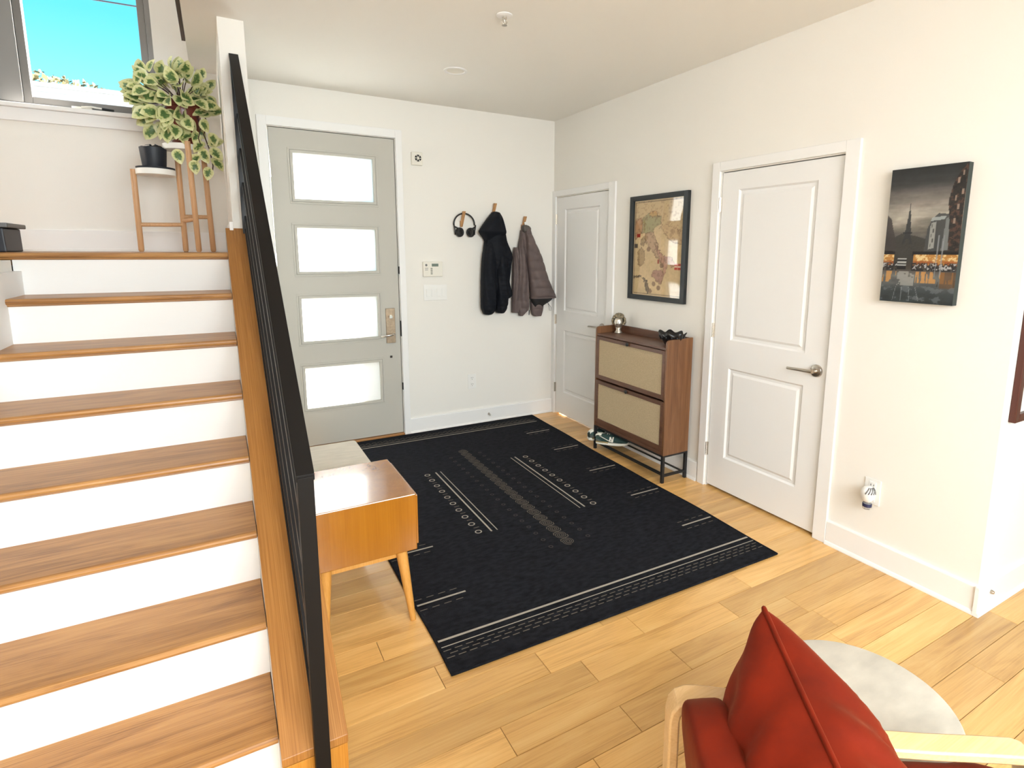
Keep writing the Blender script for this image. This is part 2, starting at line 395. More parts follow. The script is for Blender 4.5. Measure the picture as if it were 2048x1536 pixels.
def baseboard(name, pts):
    """pts: (axis, fixed face, a0, a1, sign) runs"""
    b = MB()
    for ax, face, a0, a1, sg in pts:
        prof = [(0, 0), (.024, 0), (.024, .006), (.0205, .016), (.015, .021), (.015, .128), (.012, .135), (0, .135)]
        if ax == 'y': b.prism([(face+sg*p, z) for p, z in prof], a0, a1, 'y')
        else: b.prism([(face+sg*p, z) for p, z in prof], a0, a1, 'x')
    return struct(name, b, 'trim_paint')
baseboard('baseboard_back', [('x', 0, -1.436, 0, -1)])
baseboard('baseboard_right', [('y', 0, -1.963, -.965, -1), ('y', 0, EXT+.0002, -2.926, -1)])
bx = baseboard('baseboard_end', [('x', EXT, -.024, 3.2, -1)])
struct('baseboard_landing', MB().box(-5.08, -2.72, -.016, 0, LZ, LZ+.135).box(-5.08, -2.72, -.024, 0, LZ, LZ+.018), 'trim_paint', bevel=.002)

# door casings
def casing_back(name, xl, xr, zt, il, ir, it):
    b = MB().box(xl, il, -.018, 0, 0, zt).box(ir, xr, -.018, 0, 0, zt).box(il, ir, -.018, 0, it, zt)
    return struct(name, b, 'trim_paint', bevel=.002)
casing_back('trim_1', -2.474, -1.436, 2.516, -2.412, -1.488, 2.453)
def casing_right(name, yl, yr, zt, il, ir, it):
    b = MB().box(-.018, 0, il, yl, 0, zt).box(-.018, 0, yr, ir, 0, zt).box(-.018, 0, ir, il, it, zt)
    return struct(name, b, 'trim_paint', bevel=.002)
casing_right('trim_2', 0, -.962, 2.122, -.056, -.878, 2.07)
casing_right('trim_3', -1.975, -2.924, 2.126, -2.034, -2.850, 2.07)

# front door: slab with four lights, each pane and bead a part
panes = [(-2.250, -1.668, 1.945, 2.279), (-2.250, -1.668, 1.405, 1.736), (-2.250, -1.674, .868, 1.203), (-2.254, -1.674, .330, .658)]
ds = MB(); wall_with_holes(ds, -2.402, -1.497, .022, 2.443, panes, lambda a, c, d, e: ds.box(a, c, .004, .048, d, e))
d1 = struct('door_1', ds, 'front_door_paint')
tag(d1, 'off-white front door with four stacked frosted glass lights', 'door')
for a, c, d, e in panes:
    p_ = build('pane', MB().box(a-.004, c+.004, .022, .030, d-.004, e+.004), 'frosted_glass', d1)
    f = MB()
    for q0, q1, dy in [(.034, .020, .0045), (.018, -.002, .009)]:
        for (x0, x1, z0, z1) in [(a-q0, c+q0, d-q0, d-q1), (a-q0, c+q0, e+q1, e+q0), (a-q0, a-q1, d-q1, e+q1), (c+q1, c+q0, d-q1, e+q1)]:
            f.box(x0, x1, .004-dy, .012, z0, z1)
    build('glazing_bead', f, 'front_door_paint', d1, bevel=.0015)
build('lock_plate', MB().box(-1.613, -1.537, -.006, .004, .808, 1.098), 'bronze_plate', d1, bevel=.002)
build('thumb_turn', MB().lathe([(.016, -.012), (.016, -.006)], (-1.574, 0, 1.028), 'y', 20).obox((-1.578, -.022, 1.028), (.012, 0, 0), (0, .010, 0), (0, 0, .012)), 'satin_steel', d1, bevel=.001)
build('door_handle', MB().tube([(-1.562, .0, .885), (-1.562, -.045, .885), (-1.568, -.052, .884), (-1.60, -.054, .880), (-1.668, -.052, .872)], [.011, .010, .010, .0095, .008], 12), 'satin_steel', d1, smooth=True)
build('lock_sensor', MB().box(-1.588, -1.570, -.004, .004, .682, .700), 'dark_bronze', d1, bevel=.001)
for z in (2.14, 1.5, .9, .35): build('hinge', MB().box(-2.411, -2.400, -.010, .004, z-.05, z+.05), 'nickel', d1, bevel=.001)
build('strike_plate', MB().box(-1.494, -1.4885, -.0175, .003, .86, .99).box(-1.494, -1.4885, -.0175, .003, 1.38, 1.44).box(-1.494, -1.4885, -.0175, .003, .40, .46), 'dark_hole', d1)
struct('trim_threshold', MB().box(-2.41, -1.49, -.02, .18, -.002, .018), 'oak', bevel=.004)

# moulded interior doors
def moulded_door(name, ya, yb, z0, z1, panels, label):
    """face at x=0 looking to -x; ya > yb"""
    b = MB(); face = .002
    wall_with_holes(b, yb, ya, z0, z1, [(p[1], p[0], p[2], p[3]) for p in panels], lambda a, c, d, e: b.box(face, .037, a, c, d, e))
    for pa, pb, pz0, pz1 in panels:
        rings = []
        for ins, dep in [(0, 0), (.010, .011), (.026, .011), (.040, .003), (.043, .003)]:
            rings.append([(face+dep, pb+ins, pz0+ins), (face+dep, pa-ins, pz0+ins), (face+dep, pa-ins, pz1-ins), (face+dep, pb+ins, pz1-ins)])
        vs = [p for r in rings for p in r]; fs = []
        for i in range(len(rings)-1):
            for j in range(4): fs.append((i*4+j, i*4+(j+1) % 4, (i+1)*4+(j+1) % 4, (i+1)*4+j))
        k = (len(rings)-1)*4; fs.append((k, k+1, k+2, k+3)); b.add(vs, fs)
    o = struct(name, b, 'door_paint', fix=False)
    bm = bmesh.new(); bm.from_mesh(o.data); bmesh.ops.recalc_face_normals(bm, faces=bm.faces); bm.to_mesh(o.data); bm.free()
    tag(o, label, 'door')
    return o
def hinge(par, y, z):
    h = MB().box(-.006, .003, y-.009, y+.012, z-.045, z+.045)
    for k in range(5): h.lathe([(.0068, z-.046+k*.0185), (.0068, z-.0285+k*.0185)], (-.010, y+.002, 0), 'z', 10)
    build('hinge', h, 'satin_steel', par)
d3 = moulded_door('door_3', -2.046, -2.838, .016, 2.058, [(-2.176, -2.702, 1.020, 1.950), (-2.176, -2.708, .236, .838)], 'white two-panel door with a lever handle, beside the painting')
for z in (1.866, 1.069, .263): hinge(d3, -2.040, z)
lv = MB().lathe([(.035, .002), (.035, -.004), (.031, -.010), (.013, -.013), (.012, -.042)], (0, -2.782, .936), 'x', 28)
lv.tube([(-.046, -2.782, .936), (-.052, -2.76, .936), (-.053, -2.70, .934), (-.050, -2.636, .931)], [.011, .0095, .0085, .0075], 12)
build('door_handle', lv, 'nickel', d3, auto=35)
d2 = moulded_door('door_2', -.066, -.866, .016, 2.058, [(-.196, -.735, 1.020, 1.950), (-.196, -.735, .236, .838)], 'white two-panel door in the corner behind the cabinet')
for z in (1.866, .93, .263): hinge(d2, -.060, z)
lv = MB().lathe([(.035, .002), (.035, -.004), (.031, -.010), (.013, -.013), (.012, -.042)], (0, -.806, .936), 'x', 28)
lv.tube([(-.046, -.806, .936), (-.052, -.785, .936), (-.053, -.72, .934), (-.050, -.672, .931)], [.011, .0095, .0085, .0075], 12)
build('door_handle', lv, 'nickel', d2, auto=35)

# ---------------------------------------------------------------- staircase
st = thing('staircase', (-3.15, -3.0, 0), 'straight staircase with oak treads and white risers up to the window landing', 'stairs')
def nosing_profile(yf, yr, zt, t=TT):
    r = .0125; p = [(yr, zt)]
    for k in range(7):
        a = PI/2+PI*k/6; p.append((yf+r+r*math.cos(a), zt-r+r*math.sin(a)))
    p += [(yf+.017, zt-2*r), (yf+.016, zt-2*r-.004), (yf+NOSE-.006, zt-t), (yr, zt-t)]
    return p
for i in range(1, 8):
    yf = Y0-RUN*i; zt = LZ-RISE*i; yr = yf+RUN+NOSE+.004
    build('tread', MB().prism(nosing_profile(yf, yr, zt), SXL+.002, SXR+.002, 'x'), 'oak', st)
for i in range(0, 8):
    yb = Y0-RUN*i+NOSE; zt = LZ-RISE*i-TT+.002; zb = LZ-RISE*(i+1)-.002
    build('riser', MB().box(SXL+.002, SXR+.004, yb, yb+.016, max(zb, .001), zt), 'riser_paint', st)
build('landing_nosing', MB().prism(nosing_profile(Y0, Y0+.09, LZ), -5.0, SXR+.002, 'x'), 'oak', st)
build('landing_floor', MB().box(-5.08, -2.7155, Y0+.091, -.002, LZ-.06, LZ), 'oak', st)
sk = [(Y0+NOSE-.001, LZ-TT-.002), (Y0+NOSE-.001, LZ-.075), (Y0-.02, LZ-.075)]
ys = Y0-RUN*7-.05; dz = RISE/RUN
build('skirt_board', MB().prism([(Y0+NOSE-.002, LZ-.46), (Y0+NOSE-.002, LZ-.085), (Y0-.40, LZ-.085), (ys, .12), (ys, .003), (Y0-.45, LZ-.46)], SXL+.001, SXL+.030, 'x'), 'trim_paint', st)

# half wall under the railing with its oak cap
CZ0, CY0, CZ1, CY1 = 1.685, -1.108, .191, -3.12
csl = (CZ0-CZ1)/(CY0-CY1)
hw = struct('wall_stair', MB().prism([(CY0-.003, .001), (CY0-.003, CZ0-.024), (CY1+.02, CZ1-.024), (CY1+.02, .001)], -2.7335, -2.575, 'x'), 'wall_paint')
nx = Vector((0, -csl, 1)).normalized()
ct = .022/nx.z
build('wall_cap', MB().prism([(CY0-.002, CZ0), (CY1, CZ1), (CY1, CZ1-ct*.9), (CY0-.002, CZ0-ct)], -2.735, -2.56, 'x'), 'oak_cap', hw, bevel=.002)
build('end_panel', MB().box(-2.732, -2.562, CY1+.002, CY1+.02, .001, CZ1-ct-.001), 'oak_end', hw, bevel=.001)

# railing
rl = thing('stair_railing', (-2.633, -3.14, 0), 'black metal stair railing with a flat handrail on the oak-capped half wall', 'railing')
RY0, RZ0, RY1, RZ1 = -1.1105, 2.580, -3.155, 1.006
rs = (RZ0-RZ1)/(RY0-RY1)
build('handrail', MB().prism([(RY0, RZ0), (RY1, RZ1), (RY1, RZ1-.017), (RY0, RZ0-.017)], -2.655, -2.611, 'x'), 'rail_metal', rl, bevel=.0012)
build('post', MB().box(-2.653, -2.614, -3.158, -3.1225, .001, RZ1-.006), 'rail_metal', rl, bevel=.001)
build('post', MB().box(-2.653, -2.614, -1.150, -1.1125, CZ0-.03, RZ0-.035), 'rail_bar', rl, bevel=.001)
def capz(y): return CZ1+(y-CY1)*csl
def rz(y): return RZ1+(y-RY1)*rs
nb = 5
for k in range(nb):
    f = (k+.55)/nb
    za = capz(-1.15)+(rz(-1.15)-.02-capz(-1.15))*f; zb = capz(-3.125)+(rz(-3.125)-.02-capz(-3.125))*f
    build('rail_bar', MB().prism([(-1.151, za), (-3.1245, zb), (-3.1245, zb-.034), (-1.151, za-.034)], -2.641, -2.626, 'x'), 'rail_bar', rl, bevel=.001)
build('bottom_rail', MB().prism([(-1.151, capz(-1.151)+.028), (-3.1245, capz(-3.1245)+.028), (-3.1245, capz(-3.1245)+.002), (-1.151, capz(-1.151)+.002)], -2.645, -2.622, 'x'), 'rail_bar', rl, bevel=.001)

# dark rail along the stairwell edge of the ceiling
struct('trim_stairwell', MB().box(CEX-.020, CEX-.001, -2.4, -.60, H+.004, H+.05), 'dark_trim_wood', bevel=.002)

# ---------------------------------------------------------------- stair window
wn = MB()
def fr(b, x0, x1, z0, z1, w, y0, y1):
    b.box(x0, x0+w, y0, y1, z0, z1).box(x1-w, x1, y0, y1, z0, z1).box(x0+w, x1-w, y0, y1, z0, z0+w).box(x0+w, x1-w, y0, y1, z1-w, z1)
win = struct('window_1', MB().box(-4.52, -4.49, .02, .12, 2.425, 3.95).box(-3.075, -3.045, .02, .12, 2.425, 3.95).box(-4.49, -3.075, .02, .12, 2.425, 2.44).box(-4.49, -3.075, .02, .12, 3.92, 3.95)
             .box(-3.835, -3.725, .012, .12, 2.44, 3.92), 'window_mullion', bevel=.003)
tag(win, 'grey casement window above the stair landing, looking on to the sky', 'window')
for x0, x1 in [(-3.725, -3.075), (-4.49, -3.835)]:
    b = MB(); fr(b, x0, x1, 2.44, 3.92, .04, .03, .085); s_ = build('window_sash', b, 'window_frame', win, bevel=.003)
    build('pane', MB().box(x0+.036, x1-.036, .055, .061, 2.476, 3.884), 'clear_glass', s_)
ck = MB().box(-3.50, -3.40, .006, .03, 2.428, 2.446).tube([(-3.45, .004, 2.443), (-3.40, -.012, 2.447), (-3.34, -.016, 2.441)], .006, 8)
build('window_crank', ck, 'ivory_plastic', win, bevel=.001)
build('crank_knob', MB().tube([(-3.345, -.016, 2.440), (-3.285, -.018, 2.436)], .0075, 10), 'dark_hole', win)
struct('trim_sill', MB().box(-4.6, -3.0, -.045, .03, 2.400, 2.425).box(-4.57, -3.03, -.018, 0, 2.325, 2.400), 'trim_paint', bevel=.003)

# ---------------------------------------------------------------- outside
struct('ground', MB().box(-40, 40, .18, 60, -.4, -.2), 'concrete')
hs = thing('neighbour_house', (-4, 6.0, -.2), 'white lap-sided house beyond the stair window', 'house')
build('wall', MB().box(-14, 6, 6.0, 9.0, -.2, 3.76), 'white_siding', hs)
for k in range(14):
    z = 2.45+k*.098
    build('siding_board', MB().prism([(6.0, z), (5.972, z), (5.988, z+.098), (6.0, z+.098)], -14, 6, 'x'), 'white_siding', hs)
build('parapet_cap', MB().box(-14.05, 6.05, 5.95, 9.05, 3.79, 3.85), 'white_siding', hs)
tr = thing('autumn_tree', (-5.2, 11.5, -.2), 'pale yellow autumn tree behind the white house', 'tree')
build('trunk', MB().tube([(-5.2, 11.5, -.2), (-5.15, 11.5, 2.0), (-5.2, 11.5, 4.0)], [.16, .13, .05], 10), 'bark', tr, smooth=True)
cb = MB(); r2 = random.Random(3)
for k in range(9000):
    while True:
        q = Vector((r2.uniform(-1, 1), r2.uniform(-1, 1), r2.uniform(-1, 1)))
        if q.length < 1 and q.length > r2.random()*.8: break
    lobes = [(-.22, 4.2, 1.1), (.35, 4.1, 1.12), (-1.5, 3.9, 1.1), (0, 3.9, 1.3)]
    lx, lz, lr = lobes[k % 4]
    c = Vector((-5.45+lx+q.x*lr, 11.5+q.y*lr, lz+q.z*lr*.95)); s_ = r2.uniform(.035, .075)
    a = Vector((r2.gauss(0, 1), r2.gauss(0, 1), r2.gauss(0, 1))).normalized(); b_ = a.orthogonal().normalized()
    cb.add([c-a*s_, c+b_*s_*.6, c+a*s_, c-b_*s_*.6], [(0, 1, 2, 3)])
cw = build('leaves', cb, 'yellow_leaves', tr, fix=False); cw['kind'] = 'stuff'
tag(build('power_line', MB().tube([(-12, 6, 4.93), (-8, 6, 4.97), (-3.5, 6, 5.07), (4, 6, 5.4)], .011, 6), 'wire_black'), 'dark power line crossing the sky outside the stair window', 'cable')
struct('wall_added_shade', MB().box(-4.5, 3.5, 1.05, 1.2, -.2, 1.78), 'concrete')  # unseen wall added outside to keep the sun off the lower door panes

# ---------------------------------------------------------------- rug
rg = thing('rug', (-1.22, -1.445, 0), 'large charcoal rug with pale dashes, rings and spirals', 'rug')
RX0, RX1, RYA, RYB = -2.140, -.300, -.050, -2.842; RZ = .009
def rug_edge(t, side): return .006*math.sin(t*9+side*2)+.003*math.sin(t*23+side)
nU, nV = 40, 64
P = []
for j in range(nV+1):
    row = []
    for i in range(nU+1):
        u = i/nU; v = j/nV
        x = RX0+(RX1-RX0)*u; y = RYB+(RYA-RYB)*v
        x += rug_edge(v, 0)*(1-u)**6+rug_edge(v, 3)*u**6 + (.036*v)*u - .0 - (.045*(1-v))*u
        y += -.034*u*(1-v)
        row.append((x, y, RZ+.0012*math.sin(u*17+v*5)*math.sin(v*21)*(4*u*(1-u))))
    P.append(row)
def rugz(x, y): return RZ+.0032
b = MB().grid(P)
bot = [[(p[0], p[1], .001) for p in r] for r in P]
edge = [P[0][i] for i in range(nU+1)]+[P[j][nU] for j in range(1, nV+1)]+[P[nV][i] for i in range(nU-1, -1, -1)]+[P[j][0] for j in range(nV-1, 0, -1)]
m_ = len(edge)
b.add(edge+[(p[0], p[1], .001) for p in edge], [(i, (i+1) % m_, m_+(i+1) % m_, m_+i) for i in range(m_)])
build('pile', b, 'rug_pile', rg)
build('binding', MB().tube([(p[0], p[1], RZ-.002) for p in edge], .0055, 6, closed=True), 'rug_pile', rg, smooth=True)
def strip(b, p, q, w, z=None):
    p = Vector((*p, 0)); q = Vector((*q, 0)); d = (q-p).normalized(); n = Vector((-d.y, d.x, 0))*w/2
    k = max(1, int((q-p).length/.12)); top = []; bt = []
    zz = rugz(0, 0)
    vs = []; fs = []
    for i in range(k+1):
        c = p+(q-p)*i/k
        vs += [c+n+Vector((0, 0, zz)), c-n+Vector((0, 0, zz))]
    for i in range(k): fs.append((2*i, 2*i+1, 2*i+3, 2*i+2))
    b.add(vs, fs)
def ring(b, c, r0, r1, n=16):
    zz = rugz(0, 0); vs = []; fs = []
    for k in range(n):
        a = 2*PI*k/n; vs += [(c[0]+r0*math.cos(a), c[1]+r0*math.sin(a), zz), (c[0]+r1*math.cos(a), c[1]+r1*math.sin(a), zz)]
    for k in range(n): j = (k+1) % n; fs.append((2*k, 2*k+1, 2*j+1, 2*j))
    b.add(vs, fs)
def ribbon(b, pts, w):
    zz = rugz(0, 0); vs = []; fs = []
    for i, p in enumerate(pts):
        a = Vector(pts[max(0, i-1)]); c = Vector(pts[min(len(pts)-1, i+1)]); d = (c-a).normalized(); n = Vector((-d.y, d.x))*w/2; p = Vector(p)
        vs += [(p.x+n.x, p.y+n.y, zz), (p.x-n.x, p.y-n.y, zz)]
    for i in range(len(pts)-1): fs.append((2*i, 2*i+1, 2*i+3, 2*i+2))
    b.add(vs, fs)
def wob(x): return .0
bl = MB(); bm_ = MB()
for s in (0, 1):
    Y = (lambda y: y) if s == 0 else (lambda y: -2.885-y)
    sk_ = (lambda u: -.034*u) if s == 0 else (lambda u: -.02*u)
    xl, xr = RX0+.012, RX1-(.05 if s == 0 else .02)
    strip(bl, (xl, Y(-2.652)), (xr, Y(-2.652)+sk_(1)), .012); strip(bl, (xl, Y(-2.692)), (xr, Y(-2.692)+sk_(1)), .005)
    for r_, yy in enumerate((-2.716, -2.737, -2.758)):
        x = xl+(.02 if r_ % 2 else 0)
        while x < xr-.03:
            u = (x-xl)/(xr-xl); strip(bm_, (x, Y(yy)+sk_(u)), (x+.032, Y(yy)+sk_(u+.02)), .0045); x += .047
for k, y in enumerate((-.525, -.985, -1.478, -1.948, -2.413)):
    yl = (-.5, -.97, -1.45, -1.93, -2.386)[k]
    for xa, xb, yy in ((RX0+.01, RX0+.24, yl), (-.572, -.345, y)):
        strip(bl, (xa, yy), (xb, yy), .011)
        for dy in (-.041, .041):
            x = xa
            while x < xb-.03: strip(bm_, (x, yy+dy), (x+.034, yy+dy), .0045); x += .056
for x, w in ((-1.549, .010), (-1.514, .006), (-.952, .006), (-.917, .010)):
    strip(bl, (x, -.972), (x-.008, -1.935), w)
for k in range(10):
    y = -.991-k*.1014
    for x, dy in ((-1.616, 0), (-.843, -.016)):
        ring(bl, (x-.001*k, y+dy), .0135, .0205)
        if k < 9: strip(bm_, (x-.016, y-.0507+dy), (x+.016, y-.0507+dy), .006)
for o_ in (build('border_stripes', bl, 'rug_light', rg, fix=False), build('woven_dashes', bm_, 'rug_mid', rg, fix=False)): o_['kind'] = 'stuff'
bs = MB()
for k in range(21):
    cx, cy = -1.221-.001*k, -.666-k*.0786
    for ph in (0, PI):
        pts = []
        for i in range(41):
            a = ph+i/40*1.5*2*PI; r_ = .005+.031*i/40
            pts.append((cx+r_*math.sin(a), cy-r_*math.cos(a)*.98))
        ribbon(bs, pts, .0031)
    if k < 20: ribbon(bs, [(cx+.036, cy-.012), (cx+.03, cy-.032), (cx, cy-.0395), (cx-.03, cy-.047), (cx-.036, cy-.066)], .0045)
build('spiral_motif', bs, 'rug_mid', rg, fix=False)['kind'] = 'stuff'
bd = MB()
for k in range(19):
    for x in (-1.352, -1.113): ring(bd, (x, -.756-k*.0825), .008, .0135, 12)
build('ring_motif', bd, 'rug_dim', rg, fix=False)['kind'] = 'stuff'

# ---------------------------------------------------------------- bench behind the railing
bn = thing('storage_bench', (-2.33, -1.85, 0), 'mid-century wooden bench with an end cabinet and beige seat, behind the stair railing', 'bench')
build('cabinet_box', MB().box(-2.548, -2.130, -2.420, -1.962, .302, .555), 'bench_wood', bn, bevel=.004)
build('drawer_front', MB().box(-2.130, -2.118, -2.402, -1.980, .318, .540), 'bench_wood', bn, bevel=.002)
build('seat_platform', MB().box(-2.548, -2.150, -1.962, -1.27, .302, .365), 'bench_wood', bn, bevel=.003)
build('seat_cushion', MB().box(-2.545, -2.143, -1.960, -1.275, .366, .452), 'cushion_cloth', bn, bevel=.022, bseg=4, auto=40)
build('apron', MB().box(-2.51, -2.17, -2.388, -2.366, .268, .302).box(-2.20, -2.18, -2.366, -1.33, .268, .302).box(-2.51, -2.49, -2.366, -1.33, .268, .302).box(-2.51, -2.17, -1.33, -1.31, .268, .302), 'bench_leg', bn, bevel=.002)
for x, y, dx, dy in [(-2.192, -2.385, .024, -.066), (-2.50, -2.385, -.024, -.066), (-2.192, -1.33, .024, .05), (-2.50, -1.33, -.024, .05)]:
    build('leg', MB().tube([(x, y, .302), (x+dx*.5, y+dy*.5, .15), (x+dx, y+dy, .0005)], [.025, .019, .0125], 16), 'bench_leg', bn, auto=40)

# ---------------------------------------------------------------- shoe cabinet against the right wall
CF, CB, CL, CR, CBZ, CTZ = -.255, -.027, -1.075, -1.886, .197, .942
cb = thing('shoe_cabinet', (-.14, -1.48, 0), 'slim walnut shoe cabinet with two cane flap doors on a black metal base', 'cabinet')
def side_poly():
    p = [(CF, CBZ), (CF, .965)]
    p += [(CF+.028-.028*math.cos(a), .968+.026*math.sin(a)) for a in [PI/2*k/5 for k in range(6)]]
    p += [(CB, .999), (CB, CBZ)]
    return p
for y in (CL-.016, CR): build('side_panel', MB().prism(side_poly(), y, y+.016, 'y'), 'walnut', cb, bevel=.001)
build('top_board', MB().box(CF+.004, CB, CR+.016, CL-.016, CTZ-.016, CTZ), 'walnut_front', cb, bevel=.001)
build('back_rail', MB().box(CB-.014, CB, CR+.016, CL-.016, CTZ, .996), 'walnut_front', cb, bevel=.001)
build('back_panel', MB().box(CB-.006, CB, CR+.016, CL-.016, CBZ, CTZ-.016), 'walnut_front', cb)
build('bottom_board', MB().box(CF+.004, CB-.006, CR+.016, CL-.016, CBZ, CBZ+.016), 'walnut_front', cb, bevel=.001)
build('divider', MB().box(CF+.03, CB-.006, CR+.016, CL-.016, .571, .583), 'walnut_front', cb)
for z0, z1 in ((.587, .921), (.232, .570)):
    f = MB(); y0, y1 = CR+.018, CL-.018; w = .026
    x0, x1 = CF-.002, CF+.016
    f.box(x0, x1, y0, y0+w, z0, z1).box(x0, x1, y1-w, y1, z0, z1).box(x0, x1, y0+w, y1-w, z0, z0+w+.004).box(x0, x1, y0+w, y1-w, z1-w, z1)
    dr = build('door', f, 'walnut_front', cb, bevel=.0015)
    build('cane_panel', MB().box(CF+.004, CF+.010, y0+w-.002, y1-w+.002, z0+w+.002, z1-w+.002), 'cane', dr)
    hd = MB().lathe([(.008, 0), (.014, -.006), (.014, -.012), (.010, -.016)], (CF-.002, -1.478, z1-.012), 'x', 16)
    build('knob', hd, 'black_metal', dr, smooth=True)
build('kick_rail', MB().box(CF+.006, CF+.016, CR+.016, CL-.016, .213, .230), 'walnut_front', cb)
LW = .010
for x, y in ((CF+LW, CR+LW), (CF+LW, CL-LW), (CB-LW, CR+LW), (CB-LW, CL-LW)):
    build('leg', MB().box(x-LW, x+LW, y-LW, y+LW, .0005, CBZ), 'black_metal', cb, bevel=.0008)
for y in (CR+LW, CL-LW):
    build('base_rail', MB().box(CF+2*LW, CB-2*LW, y-.007, y+.007, .043, .059), 'black_metal', cb)
    build('base_rail', MB().box(CF+2*LW, CB-2*LW, y-.008, y+.008, CBZ-.013, CBZ-.001), 'black_metal', cb)
for x in (CF+.016, CF+.034, CB-.035): build('shoe_bar', MB().box(x-.005, x+.005, CR+2*LW, CL-2*LW, .048, .058), 'black_metal', cb)
build('base_rail', MB().box(CF+.002, CF+.016, CR+2*LW, CL-2*LW, CBZ-.013, CBZ-.001).box(CB-.016, CB-.002, CR+2*LW, CL-2*LW, CBZ-.013, CBZ-.001), 'black_metal', cb)

# sneakers on the base
def sneaker(pos, ang, pitch, label, colr):
    t = thing('sneaker', pos, label, 'shoe', 'green sneakers under the shoe cabinet')
    R = Matrix.Translation(pos) @ Matrix.Rotation(ang, 4, 'Z') @ Matrix.Rotation(-pitch, 4, 'Y')
    Ln = .278
    def half(u):        # half width along the length 0 heel .. 1 toe
        return .030+.016*math.sin(min(1, u*1.05)*PI)**.7*(.55+.75*u) if 0 < u < 1 else .018
    def ringat(u, z0, z1, sh=1.0, n=16, top=.5):
        w = half(u)*sh; pts = []
        for k in range(n):
            a = 2*PI*k/n; c, s_ = math.cos(a), math.sin(a)
            yy = w*math.copysign(abs(c)**.6, c); zz = (z0+z1)/2+(z1-z0)/2*math.copysign(abs(s_)**.6, s_)
            if s_ > 0: yy *= 1-(1-top)*s_
            pts.append(R @ Vector((u*Ln, yy, zz)))
        return pts
    us = [0.0, .03, .1, .2, .3, .42, .55, .68, .8, .9, .97, 1.0]
    def sole_lo(u): return .012*max(0, (u-.72)/.28)**2+.006*max(0, (.08-u)/.08)
    sole = MB().rings([ringat(u, sole_lo(u), .024+.010*max(0, (u-.75)/.25)**2+(.006 if u < .3 else 0), 1.05 if 0 < u < 1 else .8, top=.97) for u in us])
    build('sole', sole, 'shoe_white', t, auto=50)
    build('outsole_band', MB().rings([ringat(u, .016, .030, 1.07, top=.98) for u in us[1:6]]), 'shoe_tan', t, auto=50)
    hts = [.070, .080, .086, .082, .080, .090, .092, .076, .062, .052, .042, .034]
    up = MB().rings([ringat(u, .022, h, .97 if 0 < u < 1 else .7, top=.42 if u < .7 else .55) for u, h in zip(us, hts)])
    build('upper', up, colr, t, auto=60)
    build('heel_counter', MB().rings([ringat(u, .024, h+.002, 1.02 if u > 0 else .8, top=.5) for u, h in zip(us[:4], (.058, .066, .058, .040))]), 'shoe_grey', t, auto=50)
    build('collar', MB().rings([ringat(u, h-.018, h+.004, .62, top=.8) for u, h in zip((.01, .05, .12, .2), (.074, .080, .086, .084))]), 'shoe_white', t, auto=50)
    build('tongue', MB().rings([ringat(u, h-.012, h+.006, .42, top=.8) for u, h in zip((.30, .36, .44, .52), (.096, .104, .100, .094))]), 'shoe_grey', t, auto=50)
    lc = MB()
    for k in range(6):
        u = .40+k*.055; h = .0945-.0035*k-.10*max(0, u-.55)
        lc.tube([R @ Vector((u*Ln, -.020, h-.006)), R @ Vector((u*Ln, 0, h+.004)), R @ Vector((u*Ln+.008, .020, h-.006))], .0032, 6)
    build('laces', lc, 'shoe_white', t, smooth=True)
    for sg in (-1, 1):
        pts = []
        for u, z in ((.16, .076), (.28, .062), (.42, .046), (.58, .033)):
            pts.append((u*Ln, sg*(half(u)*1.0+.001), z))
        build('side_stripe', MB().tube([R @ Vector(p) for p in pts], .0062, 8, flat=.5), 'shoe_white', t, smooth=True)
    for sg in (-1, 1):
        o = Vector((.470*Ln, sg*(half(.5)*.99+.0015), .036)); hh, ww, th = .036, .034, .009
        pts = [(0, 0), (th, 0), (th, hh*.62), (ww-th, 0), (ww, 0), (ww, hh), (ww-th, hh), (ww-th, hh*.38), (th, hh), (0, hh)]
        k = len(pts); vs = [R @ (o+Vector((a_+c_*.18, sg*(.003 if lay else -.004)-sg*c_*.20, c_))) for lay in (0, 1) for a_, c_ in pts]
        fs = [(i, (i+1) % k, k+(i+1) % k, k+i) for i in range(k)]
        for f_ in ((0, 1, 2, 8, 9), (2, 3, 7, 8), (3, 4, 5, 6, 7)): fs += [f_, tuple(i+k for i in f_)]
        build('letter', MB().add(vs, fs), 'shoe_white', t)
    return t
sneaker((-.264, -1.132, .0605), math.atan2(-.245, .135), .10, 'green sneaker with a white letter N, in front under the cabinet', 'shoe_green')
sneaker((-.285, -1.052, .0605), math.atan2(.05, 1), .02, 'greyish green sneaker showing only its heel behind the other', 'shoe_green')

